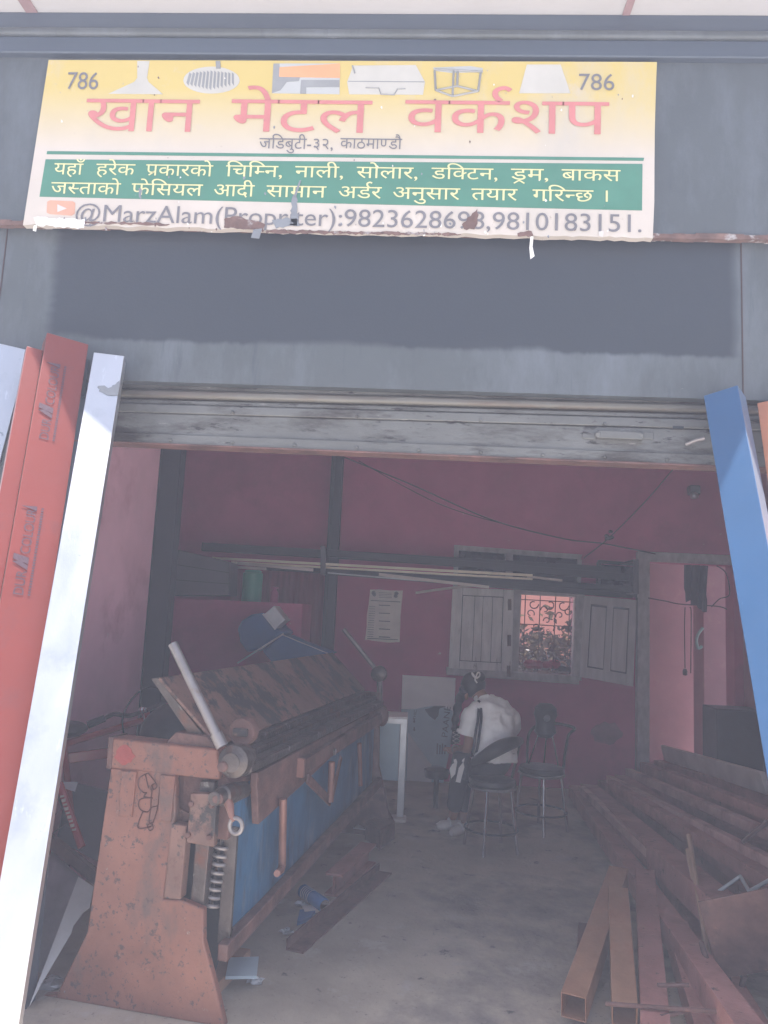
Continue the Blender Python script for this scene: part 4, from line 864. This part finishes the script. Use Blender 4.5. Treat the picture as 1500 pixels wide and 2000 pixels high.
# outside the back window
yard = struct(MB().box(-2, 4.6, 10.2, 10.35, 0, 2.6), 'yard_wall', 'pinkout'); tag(yard, 'sunlit pink plastered wall seen through the back window and door', 'wall'); yard['kind'] = 'thing'
single(MB().box(.9, 1.62, 9.2, 9.9, 0, B(1060, 1272, 9.2).z), 'grey_hut', 'galv', 'low grey sheet metal hut outside the back window', 'hut', bevel=.01)
bush = thing('bush', (1.7, 9.0, 0), 'dry leafy bush growing outside the back window', 'bush')
lf = MB(); rnd = random.Random(3)
for k in range(4200):
    a = rnd.uniform(0, 6.28); r_ = math.sqrt(rnd.random()); hz_ = rnd.random()
    top = 1.30+.14*math.sin(a*3.1)+.1*math.sin(a*7)
    c_ = Vector((1.68+r_*math.cos(a)*.75, 9.0+r_*math.sin(a)*.3, .35+hz_*(top-.35)+(.3 if rnd.random() < .05 else 0)*hz_))
    u = Vector((rnd.gauss(0, 1), rnd.gauss(0, 1), rnd.gauss(0, .6))).normalized(); v = u.cross(Vector((rnd.gauss(0, 1), rnd.gauss(0, 1), rnd.gauss(0, 1)))).normalized(); s0 = rnd.uniform(.035, .07)
    lf.add([c_-u*s0, c_+v*s0*.45, c_+u*s0, c_-v*s0*.45], [(0, 1, 2, 3)])
lf.build('foliage', 'leaf', bush, smooth=0)
stm = MB()
for k in range(9):
    a = k*.7; stm.tube([(1.68+.05*math.cos(a), 9+.05*math.sin(a), 0), (1.68+.25*math.cos(a), 9+.15*math.sin(a), .6), (1.68+.6*math.cos(a), 9+.25*math.sin(a), 1.2)], [.015, .01, .004], 5)
stm.build('stems', 'woodstick', bush)

# ================================================================== BEYOND THE DOOR
single(MB().box(B(1374, 1300, 8.0).x, B(1437, 1300, 8.0).x+.25, 8.0, 8.3, 0, 2.55), 'plaster_pier', 'pinkpier', 'pale pink plaster pier standing beyond the back doorway', 'pier', bevel=.01)
single(MB().box(1.68, 1.78, 7.5, 8.9, 0, 2.6), 'added_passage_blocker', 'pinkpier', 'unseen pink side wall added to shut light out of the passage left of the back doorway', 'wall')  # unseen wall added to keep yard light out of the passage
single(MB().box(1.8, 3.05, 8.9, 9.05, 0, 2.6), 'passage_wall', 'pinkpier', 'stained pink wall of the passage behind the doorway', 'wall')
hc = MB(); n = 22; p0, p1 = P(1336, 1103, y=7.12), P(1385, 1105, y=7.12); hgt = P(1360, 1188, y=7.12).z
vv = []
for j in range(9):
    for k in range(n+1):
        t = k/n; x_ = p0.x+(p1.x-p0.x)*(t*(1-.03*j)+.04*j*(.35 if j > 5 else .12)); z_ = p0.z+(hgt+.03*math.sin(t*5)+(.05 if t < .2 else 0)-p0.z)*j/8
        vv.append((x_, 7.12+.022*math.sin(t*21+j*.25)+.01*math.sin(t*9), z_))
hc.add(vv, [(j*(n+1)+k, j*(n+1)+k+1, (j+1)*(n+1)+k+1, (j+1)*(n+1)+k) for j in range(8) for k in range(n)])
o = single(hc, 'hanging_cloth', 'cloth', 'dark cloth hanging from the lintel of the back doorway', 'cloth', smooth=80); s_ = o.modifiers.new('thick', 'SOLIDIFY'); s_.thickness = .008
gl = P(1366, 1265, y=7.95)
single(MB().tube(cat3([P(1373, 1226, y=7.93), P(1364, 1238, y=7.93), P(1360, 1252, y=7.93), P(1364, 1266, y=7.93), P(1371, 1262, y=7.93)], 6), .014, 10), 'plastic_hook', 'cyan', 'pale green plastic loop hanging on the edge of the pink pier', 'loop')
single(MB().box(P(1400, 1385, y=6.9).x, P(1400, 1385, y=6.9).x+.5, 6.9, 7.25, 0, P(1430, 1386, y=6.9).z), 'black_cabinet', 'black', 'black metal cabinet standing right of the back doorway', 'cabinet', bevel=.01)
def wire(pts, r, label, name='wire', drop=None): return single(MB().tube(cat3(pts, 7), r, 6), name, 'wire', label, 'wire')
wire([P(640, 880, y=6.6), P(800, 945, y=6.8), P(960, 1015, y=7.0), P(1100, 1052, y=7.1), P(1180, 1062, y=7.15), P(1280, 1082, y=7.2)], .006, 'thin wire sagging across the back wall from the slim post')
wire([P(700, 900, y=6.7), P(860, 985, y=6.9), P(1010, 1030, y=7.0), P(1110, 1054, y=7.1)], .004, 'fainter lower wire joining the wire across the back wall')
wire([P(1320, 910, y=6.5), P(1260, 980, y=6.8), P(1190, 1050, y=7.1), P(1140, 1090, y=7.2)], .005, 'slanting wire running down to the fanlight from the right')
kn = MB()
for k in range(8): kn.ball(P(1186+random.uniform(-9, 9), 1045+random.uniform(-10, 10), y=7.08), .022, 1, .6, .7, 8)
single(kn, 'wire_knot', 'wire', 'knotted bundle where the wires cross on the back wall', 'wire knot')
wire([P(1338, 1186, y=7.15), P(1337, 1230, y=7.15), P(1338, 1305, y=7.15)], .005, 'cord hanging left under the dark cloth in the doorway')
wire([P(1347, 1186, y=7.15), P(1350, 1200, y=7.15), P(1349, 1315, y=7.15)], .005, 'cord hanging right under the dark cloth in the doorway')
wire([P(1266, 1168, y=7.2), P(1300, 1174, y=7.2), P(1330, 1180, y=7.2), P(1400, 1184, y=7.2), P(1420, 1190, y=7.2)], .006, 'level wire strung across the back doorway')
wire([P(1400, 1105, y=7.1), P(1418, 1120, y=7.0), P(1425, 1160, y=6.9), P(1405, 1170, y=7.0), P(1390, 1185, y=7.1)], .005, 'looping wire at the right top corner of the doorway')
sk = thing('wall_socket', P(1338, 1305, y=7.15), 'small dark socket hanging on the left cord in the doorway', 'socket')
MB().lathe(P(1338, 1306, y=7.15), -mz, [(.012, 0), (.022, .02), (.02, .055), (.008, .06)], 12).build('socket_body', 'wire', sk)
dv = thing('wall_camera', P(1356, 965, y=6.9), 'small grey device fixed high on the back wall at right', 'camera')
MB().bar(P(1344, 958, y=7.2), P(1366, 958, y=7.2), .08, .09, (0, 1, 0)).build('body', 'greybox', dv, bevel=.015)
MB().ball(P(1356, 968, y=7.14), .04, 1, 1, .8).build('lens', 'galv', dv)

# ================================================================== STEEL SECTIONS AT RIGHT
g = 'rusty steel box sections piled at the right'
def section(p, q, w_, m, label, ext=(0, 0), hol=True, z=None):
    p, q = Vector(p), Vector(q); d_ = (q-p); a, b_ = p-d_*ext[0], q+d_*ext[1]
    mb = MB().hollow(a, b_, w_, w_, .004, d_.cross(mz).normalized())
    return single(mb, 'steel_section', m, label, 'steel section', g, bevel=.002, loc=(a+b_)/2)
def Z(px, py, z): return P(px, py, z=z)
section(Z(1122, 1545, .06), Z(1400, 1940, .16), .10, 'rustbeam', 'long red brown section lying lowest at the left of the pile', (0, .2))
section(Z(1150, 1548, .10), Z(1388, 1762, .27), .135, 'rustbeam', 'broad red brown section second from the left of the long pile', (0, .08))
section(Z(1178, 1535, .08), Z(1420, 1715, .15), .10, 'rustbeam', 'dark section sunk between the broad red brown section and the pale one', (0, .1))
section(Z(1214, 1528, .16), Z(1480, 1715, .30), .12, 'rustbeam', 'pale topped red section in the middle of the long pile', (0, .15))
section(Z(1240, 1515, .14), Z(1500, 1668, .24), .10, 'rustbeam', 'dark narrow section right of the pale topped one', (0, .3))
section(Z(1262, 1502, .22), Z(1500, 1612, .36), .12, 'rustbeam', 'upper section leaning high towards the right wall', (0, .3))
section(Z(1288, 1496, .28), Z(1500, 1560, .46), .10, 'rustbeam', 'topmost brown section at the right back of the pile', (0, .3))
single(MB().bar(Z(1297, 1470, .40), Z(1495, 1530, .58), .13, .03, (0, 1, 0)), 'grey_plank', 'pale', 'pale ended plank lying on top of the steel pile by the doorway', 'plank', bevel=.003)
section(Z(1205, 1722, .24), Z(1120, 1968, .09), .092, 'rustor', 'orange rusted open ended section nearest the bare floor', (.06, 0))
section(Z(1210, 1800, .22), Z(1220, 1982, .12), .088, 'rustor', 'short bright orange section between two others with its open end forward', (.35, 0))
section(Z(1262, 1755, .16), Z(1278, 1990, .10), .098, 'rustbeam', 'dark red section pointing straight at the camera', (.25, .3))
section(Z(1330, 1850, .10), Z(1372, 1990, .06), .10, 'rustbeam', 'short dark red section under the rusty plate', (.3, .4))
section(Z(1140, 1820, .04), Z(1135, 1900, .04), .05, 'rust', 'thin rusty section on the floor left of the orange open ended one', (.1, .2))
section(Z(1196, 1532, .30), Z(1450, 1690, .36), .07, 'rustbeam', 'slim section lying on top between the broad and the pale topped sections', (0, .25))
section(Z(1232, 1600, .05), Z(1345, 1790, .05), .08, 'rustbeam', 'section on the floor in the gap between the two leftmost long sections', (.4, .6))
section(Z(1300, 1510, .42), Z(1500, 1590, .52), .06, 'rustbeam', 'thin section on the high side of the pile near the blue tube', (0, .2))
section(Z(1136, 1541, .18), Z(1330, 1722, .24), .05, 'litbeam', 'slim section coloured as a lit top lying along the edge of the broad red brown section', (0, .1))
section(Z(1190, 1521, .30), Z(1470, 1665, .42), .05, 'litbeam', 'slim section coloured as a lit top crossing above the pale topped red section', (0, .2))
section(Z(1228, 1508, .32), Z(1500, 1628, .46), .055, 'litbeam', 'slim section coloured as a lit top resting just below the upper leaning section', (0, .2))
def rod(p, q, r_, m, label, name='steel_rod', cat='rod'): return single(MB().tube([p, q], r_, 8), name, m, label, cat)
yp = 3.35
rpl = thing('rusty_plate', P(1430, 1912, y=yp), 'square rusty steel plate propped in front of the steel pile at right', 'plate')
pn_ = Vector((.35, .9, .28)).normalized(); po = P(1407, 1912, y=yp)
MB().prism([PN(a, b_, po, pn_) for a, b_ in ((1363, 1762), (1510, 1733), (1545, 1890), (1407, 1912))], pn_*.006).build('plate_sheet', 'rust', rpl, bevel=.001)
for q, lb in ((((1422, 1908), (1440, 2010)), 0), (((1455, 1905), (1430, 1990)), 0)): MB().tube([PN(*q[0], po+pn_*.03, pn_), PN(*q[1], po+pn_*.03, pn_)], .011, 8).build('prop', 'rust', rpl)
rod(P(1345, 1631, y=4.0), P(1383, 1868, y=3.5), .012, 'woodstick', 'taller thin wooden stick standing in front of the steel pile', 'stick', 'stick')
rod(P(1342, 1660, y=3.98), P(1372, 1800, y=3.7), .011, 'woodstick', 'shorter thin wooden stick alongside the taller one', 'stick', 'stick')
rod(P(1370, 1842, y=3.4), P(1425, 2015, y=3.0), .012, 'rust', 'rusty rod slanting down beside the lower left corner of the rusty plate')
rod(P(1182, 1960, z=.155), P(1400, 1976, z=.165), .008, 'rust', 'rusty rod lying level across the open ends of the sections')
rod(P(1290, 1986, z=.14), P(1352, 1972, z=.14), .008, 'rust', 'short rusty rod under the level rod')
rod(P(1285, 1924, z=.19), P(1345, 1924, z=.19), .008, 'rust', 'short level rod between the two dark red sections')
rod(P(1404, 1741, y=3.7), P(1447, 1711, y=3.7), .008, 'galv', 'thin grey rod over the top edge of the rusty plate')
rod(P(1446, 1711, y=3.7), P(1464, 1742, y=3.6), .008, 'galv', 'thin bent grey rod meeting the plate top from above')
rod(P(1462, 1742, y=3.6), P(1510, 1715, y=3.6), .009, 'galv', 'thin grey rod at the photo edge above the rusty plate')
rod(P(1450, 1644, y=4.0), P(1500, 1604, y=4.0), .012, 'rust', 'stub of rod crossing the pile beside the blue tube')

# ================================================================== STOOLS AND PERSON
sx_ = P(962, 1520, y=5.3)
def stool(name, c, zt, r, label, legs, cat='stool', foot=1.25):
    root = thing(name, (c.x, c.y, 0), label, cat)
    MB().lathe((c.x, c.y, zt-.045), mz, [(r*.93, 0), (r, .012), (r, .03), (r*.95, .045), (r*.6, .05), (.001, .051)], 32).build('seat', 'vinyl', root)
    MB().tube([(c.x+r*.98*math.cos(t), c.y+r*.98*math.sin(t), zt-.05) for t in [k*2*math.pi/32 for k in range(33)]], .009, 8).build('seat_ring', 'steel', root)
    for an in legs:
        d_ = Vector((math.cos(an), math.sin(an), 0)); MB().tube([Vector((c.x, c.y, zt-.05))+d_*r*.85, Vector((c.x, c.y, 0))+d_*r*foot], .011, 8).build('leg', 'chrome', root)
    MB().tube([(c.x+r*1.12*math.cos(t), c.y+r*1.12*math.sin(t), zt*.3) for t in [k*2*math.pi/32 for k in range(33)]], .007, 6).build('foot_ring', 'black', root)
    return root
zs_ = sx_.z
st1 = stool('chair', sx_, zs_, .155, 'round seated chair with curved black back pad that the person sits on', (-1.9, -.5, 1.1, 2.7), 'chair', 1.2)
padp = [P(925, 1490, y=5.22), P(945, 1478, y=5.15), P(965, 1466, y=5.13), P(985, 1456, y=5.16), P(1003, 1450, y=5.25), P(1016, 1447, y=5.38)]
pad = MB().tube(cat3(padp, 8), [.02+.026*math.sin(math.pi*min(1, max(0, (k+4)/48))) for k in range(41)], 14)
pad.build('back_pad', 'vinyl', st1)
for q in (padp[-1],):
    d_ = Vector((q.x-sx_.x, q.y-sx_.y, 0)).normalized(); MB().tube([q, Vector((sx_.x, sx_.y, zs_-.03))+d_*.14], .010, 8).build('back_post', 'greasy', st1)
s2 = P(1058, 1497, y=5.85)
st2 = stool('chair', s2, s2.z, .165, 'empty round seated chair with thin bent steel back rail right of the person', (-1.6, -.1, 1.5, 3.0), 'chair', 1.15)
MB().tube(cat3([P(1100, 1505, y=5.9), P(1104, 1470, y=5.95), P(1111, 1436, y=6.0), P(1122, 1424, y=6.02), P(1112, 1418, y=6.05), P(1085, 1413, y=6.1), P(1060, 1413, y=6.1), P(1035, 1430, y=6.08), P(1030, 1470, y=6.02), P(1030, 1500, y=5.95)], 6), .011, 8).build('back_rail', 'vinyl', st2)
# black lamp head on a thin chrome tripod
lh = Vector((s2.x+.02, s2.y+.05, s2.z))
tr = thing('tripod_fan', lh, 'black rounded fan on thin chrome legs standing on the empty chair', 'fan')
MB().lathe(P(1065, 1415, y=lh.y), mz, [(.05, -.09), (.08, -.055), (.07, 0), (.075, .04), (.085, .07), (.08, .12), (.045, .15), (.001, .155)], 22).build('head', 'black', tr)
MB().ball(P(1068, 1402, y=lh.y-.07), .028, seg=10).build('cap', 'greybox', tr)
for q, an in (((1054, 1428), 2.9), ((1078, 1430), .2), ((1068, 1430), 1.4)):
    MB().tube([P(*q, y=lh.y-.01), lh+Vector((.11*math.cos(an), .11*math.sin(an)-.02, .004))], .006, 6).build('leg', 'chrome', tr)

def skin(name, m, parent, joints, edges, root, sub=2, noise=0):
    me = bpy.data.meshes.new(name); o = bpy.data.objects.new(name, me); COL.objects.link(o); L = LOC[parent.name]
    names = list(joints); me.from_pydata([Vector(joints[k][0])-L for k in names], [(names.index(a), names.index(b_)) for a, b_ in edges], [])
    s_ = o.modifiers.new('skin', 'SKIN'); s_.use_smooth_shade = True
    for i, k in enumerate(names):
        r = joints[k][1]; sv_ = me.skin_vertices[0].data[i]; sv_.radius = r if isinstance(r, tuple) else (r, r); sv_.use_root = (k == root)
    ss_ = o.modifiers.new('sub', 'SUBSURF'); ss_.levels = sub; ss_.render_levels = sub
    if noise:
        tx = bpy.data.textures.new('folds', 'CLOUDS'); tx.noise_scale = .06; dm = o.modifiers.new('folds', 'DISPLACE'); dm.texture = tx; dm.strength = noise; dm.mid_level = .5
    me.materials.append(M[m]); o.parent = parent; LOC[o.name] = L; return o
pr = thing('person', (sx_.x, sx_.y, 0), 'seated person bent forward in white short sleeved shirt and dark trousers', 'person')
J = dict(pel=(P(968, 1498, y=5.34), .055), waist=(P(966, 1466, y=5.36), .07), chest=(P(962, 1425, y=5.42), .075), up=(P(957, 1388, y=5.48), .06), neck=(P(942, 1362, y=5.55), .045), skull=(P(925, 1346, y=5.60), .072), crown=(P(922, 1336, y=5.62), .07),
    shl=(P(927, 1392, y=5.42), .055), ell=(P(914, 1464, y=5.38), .038), wrl=(P(888, 1468, y=5.56), .025), pal=(P(880, 1463, y=5.60), (.03, .016)),
    shr=(P(990, 1398, y=5.58), .055), elr=(P(965, 1455, y=5.80), .038), wrr=(P(905, 1462, y=5.82), .025), par=(P(890, 1462, y=5.78), (.03, .016)),
    hipl=(P(942, 1497, y=5.38), .055), knl=(P(898, 1502, y=5.62), .045), anl=(P(884, 1598, y=5.74), .036), tol=(P(868, 1612, y=5.80), .026),
    hipr=(P(975, 1495, y=5.50), .055), knr=(P(915, 1495, y=5.88), .045), anr=(P(903, 1606, y=5.80), .036), tor=(P(894, 1618, y=5.72), .026))
E_ = [('pel', 'waist'), ('waist', 'chest'), ('chest', 'up'), ('up', 'neck'), ('neck', 'skull'), ('skull', 'crown'), ('up', 'shl'), ('shl', 'ell'), ('ell', 'wrl'), ('wrl', 'pal'), ('up', 'shr'), ('shr', 'elr'), ('elr', 'wrr'), ('wrr', 'par'),
      ('pel', 'hipl'), ('hipl', 'knl'), ('knl', 'anl'), ('anl', 'tol'), ('pel', 'hipr'), ('hipr', 'knr'), ('knr', 'anr'), ('anr', 'tor')]
for s_, pk, wk in (('l', 'pal', 'wrl'), ('r', 'par', 'wrr')):    # five curled fingers on each palm
    pp, ww = J[pk][0], J[wk][0]; fd = (pp-ww).normalized(); across = fd.cross(mz).normalized()
    for i in range(4):
        b0_ = pp+across*(.024-.016*i)+fd*.02; k1, k2, k3 = 'f%s%da' % (s_, i), 'f%s%db' % (s_, i), 'f%s%dc' % (s_, i); ln_ = (.026, .03, .028, .022)[i]
        J[k1] = (b0_, .0085); J[k2] = (b0_+fd*ln_-mz*.008, .0075); J[k3] = (b0_+fd*ln_*1.3-mz*(.008+ln_), .0065); E_ += [(pk, k1), (k1, k2), (k2, k3)]
    J['t%sa' % s_] = (pp-across*.03+fd*.0+mz*.006, .009); J['t%sb' % s_] = (pp-across*.04+fd*.028, .0075); E_ += [(pk, 't%sa' % s_), ('t%sa' % s_, 't%sb' % s_)]
skin('body', 'skin', pr, J, E_, 'pel')
hc_ = P(924, 1341, y=5.61); fdir = Vector((-.55, .70, -.45)).normalized()
hr = MB().ball(hc_+mz*.012, .094, .95, 1.08, .98, 20)
for v in hr.v:
    t = (v-hc_).dot(fdir)
    if t > .045 and (v-hc_).z < .03: v -= fdir*(t-.04)
hr.ball(hc_-fdir*.055+mz*.045, .05, 1.1, 1, .85, 14)
hr.build('hair', 'hair', pr, smooth=60)
MB().tube(cat3([P(908, 1345, y=5.55), P(899, 1362, y=5.62), P(893, 1385, y=5.66), P(889, 1410, y=5.68), P(888, 1428, y=5.68)], 8), [.034+.005*math.sin(k*.9)-.0004*k for k in range(33)], 12).build('plait', 'hair', pr)
ear = P(911, 1360, y=5.545)
MB().ball(ear, .024, .6, .8, 1.2, 12).build('ear', 'skin', pr)
rb = MB(); bc_ = P(930, 1322, y=5.51)
BW = lambda q: [P(a, b_, y=5.505) for a, b_ in q]
for q in ([(929, 1324), (922, 1314), (924, 1320), (930, 1325)], [(929, 1324), (933, 1314), (937, 1315), (936, 1321), (930, 1325)], [(929, 1323), (928, 1328), (932, 1334)]): rb.tube(cat3(BW(q), 6), .006, 6)
rb.build('hair_ribbon', 'swhite', pr)
sh_ = MB()
def loft(mb, rings, seg=28):                          # rings: (centre, axis across, half width, axis of depth, half depth)
    k0 = []
    for c, u, ru, v, rv in rings:
        k0.append([c+u*(ru*math.copysign(abs(math.cos(t))**.85, math.cos(t)))+v*(rv*math.copysign(abs(math.sin(t))**.85, math.sin(t))) for t in [2*math.pi*k/seg for k in range(seg)]])
    n = len(k0); mb.add([p for r in k0 for p in r], [(i*seg+k, i*seg+(k+1) % seg, (i+1)*seg+(k+1) % seg, (i+1)*seg+k) for i in range(n-1) for k in range(seg)]+[tuple(range(seg-1, -1, -1)), tuple(range((n-1)*seg, n*seg))])
au = (P(996, 1402, y=5.60)-P(924, 1394, y=5.40)).normalized(); au.z *= .4; au.normalize()
keys = [(967, 1490, 5.33, .150, .115), (967, 1474, 5.34, .158, .122), (966, 1452, 5.37, .158, .122), (964, 1428, 5.41, .160, .122), (962, 1406, 5.45, .165, .118), (960, 1392, 5.47, .165, .105), (957, 1380, 5.50, .135, .085), (952, 1371, 5.52, .085, .065), (947, 1364, 5.54, .055, .052)]
cen = cat3([P(a, b_, y=c) for a, b_, c, _, _ in keys], 4); wid = cat3([Vector((d, e, 0)) for *_, d, e in keys], 4)
loft(sh_, [(cen[i], au, wid[i].x*(1+.012*math.sin(i*2.1)), (cen[min(i+1, len(cen)-1)]-cen[max(i-1, 0)]).normalized().cross(au), wid[i].y) for i in range(len(cen))])
so = sh_.build('shirt', 'shirt', pr, smooth=80)
tx = bpy.data.textures.new('folds', 'CLOUDS'); tx.noise_scale = .07; dm = so.modifiers.new('sub', 'SUBSURF'); dm.levels = dm.render_levels = 1
dm = so.modifiers.new('folds', 'DISPLACE'); dm.texture = tx; dm.strength = .045
for q, r_ in (([(934, 1384, 5.44), (924, 1396, 5.40), (918, 1414, 5.385), (913, 1436, 5.38)], [.06, .072, .07, .072]), ([(985, 1390, 5.55), (997, 1402, 5.60), (996, 1420, 5.66), (985, 1436, 5.74)], [.06, .072, .072, .07])):
    pts = cat3([P(a, b_, y=c) for a, b_, c in q], 5); sl_ = MB().tube(pts, [r_[min(3, int(i/5))] for i in range(len(pts))], 18).build('sleeve', 'shirt', pr, smooth=80)
    dm = sl_.modifiers.new('folds', 'DISPLACE'); dm.texture = tx; dm.strength = .02
cuff = P(913, 1432, y=5.385); MB().lathe(cuff, (P(914, 1464, y=5.38)-P(927, 1392, y=5.42)), [(.070, -.018), (.076, -.012), (.076, .006), (.066, .008)], 20).build('sleeve_cuff', 'shirt', pr)
MB().tube([P(945, 1366, y=5.5)+Vector((.058*math.cos(t), .045*math.sin(t), .016*math.sin(t))) for t in [k*math.pi/10-.3 for k in range(-10, 11)]], .014, 8).build('collar', 'shirt', pr)
TJ = dict(pel=(P(968, 1500, y=5.33), (.15, .12)), wa=(P(967, 1478, y=5.36), (.135, .10)), hipl=(P(940, 1500, y=5.40), .09), knl=(P(898, 1506, y=5.62), .074), shl=(P(892, 1550, y=5.68), .064), anl=(P(886, 1585, y=5.72), .058),
    hipr=(P(972, 1498, y=5.52), .09), knr=(P(916, 1500, y=5.88), .074), anr=(P(905, 1590, y=5.80), .056))
skin('trousers', 'navy', pr, TJ, [('pel', 'wa'), ('pel', 'hipl'), ('hipl', 'knl'), ('knl', 'shl'), ('shl', 'anl'), ('pel', 'hipr'), ('hipr', 'knr'), ('knr', 'anr')], 'pel', 2, .01)
for c0_, c1_ in (((884, 1610), (862, 1613)), ((902, 1618), (888, 1624))):
    a, b_ = P(*c0_, z=.035), P(*c1_, z=.028); d_ = (b_-a).normalized(); s_ = d_.cross(mz)
    sh = MB().tube([a-d_*.06, a, b_, b_+d_*.04], [.02, .034, .036, .018], 12).build('shoe', 'pale', pr)
    MB().tube(cat3([a.lerp(b_, .3)+s_*.038, a.lerp(b_, .35)+mz*.042, a.lerp(b_, .3)-s_*.038], 6), .009, 6).build('shoe_strap', 'swhite', sh)
MB().tube([P(890, 1463, y=5.53)+Vector((.026*math.cos(t), 0, .026*math.sin(t))) for t in [k*2*math.pi/16 for k in range(17)]], .005, 6).build('bracelet', 'steel', pr)
# shoulder bag with straps over the shirt
sb = thing('shoulder_bag', P(905, 1500, y=5.4), 'small black and white bag hanging by dark straps from the seated person', 'bag')
for q in ([(935, 1368, 5.46), (934, 1400, 5.32), (929, 1430, 5.27), (925, 1460, 5.27), (920, 1478, 5.30)], [(938, 1370, 5.44), (940, 1402, 5.31), (936, 1435, 5.26), (932, 1462, 5.26), (926, 1478, 5.30)]):
    pts = cat3([P(a, b_, y=c_-.03) for a, b_, c_ in q], 6); mb = MB()
    for i in range(len(pts)-1): mb.bar(pts[i], pts[i+1]+(pts[i+1]-pts[i])*.1, .017, .005, (1, 0, 0))
    mb.build('strap', 'navy', sb)
bgp = [P(a, b_, y=5.36) for a, b_ in ((884, 1470), (916, 1472), (910, 1528), (876, 1516))]
MB().prism(bgp, (.02, .09, 0)).build('bag_body', 'navy', sb, bevel=.015)
for q in ([(878, 1502), (884, 1492), (893, 1488), (889, 1512), (881, 1521)], [(890, 1527), (896, 1500), (905, 1488), (907, 1498), (899, 1529)], [(886, 1484), (891, 1482), (893, 1488), (887, 1490)], [(903, 1484), (908, 1480), (906, 1488), (902, 1488)]):
    MB().prism([P(a, b_, y=5.352) for a, b_ in q], (0, .004, 0)).build('white_patch', 'swhite', sb, smooth=0)
# checked cloth held in front
mb = MB(); cpts = [P(a, b_, y=5.72) for a, b_ in ((884, 1420), (900, 1418), (897, 1452), (880, 1456))]
ck = single(MB().prism(cpts, (0, .05, 0)), 'checked_pouch', 'cloth', 'dark checked pouch held in front of the seated person', 'pouch', bevel=.012)
for k in range(4):
    for q in (((885, 1424+k*8), (899, 1430+k*8)), ((899, 1423+k*8), (884, 1431+k*8))): MB().tube([P(*q[0], y=5.717), P(*q[1], y=5.717)], .002, 4).build('check_line', 'pale', ck)
# small black stool the other side
single(MB().lathe(P(853, 1503, y=6.3), mz, [(.09, -.06), (.1, -.02), (.1, 0), (.06, .015), (.001, .016)], 20).tube([P(853, 1505, y=6.3), Vector((P(853, 1503, y=6.3).x, 6.3, 0))], .02, 8), 'low_stool', 'black', 'low black round stool in front of the leaning white board', 'stool')

# ================================================================== HAZE, an added air volume standing in for lens flare veil
hb = MB().box(-31, 31, -31, 31, -1.5, 4.6).build('haze', 'black', None, smooth=0); tag(hb, kind='stuff')
hm = bpy.data.materials.new('flare_veil_haze'); hm.use_nodes = True; nt = hm.node_tree
nt.nodes.remove(nt.nodes['Principled BSDF'])
pv = nt.nodes.new('ShaderNodeVolumePrincipled'); pv.inputs['Color'].default_value = (.74, .79, 1, 1); pv.inputs['Density'].default_value = HAZE_D; pv.inputs['Anisotropy'].default_value = HAZE_G
nt.links.new(pv.outputs[0], nt.nodes['Material Output'].inputs['Volume'])
hb.data.materials.clear(); hb.data.materials.append(hm)
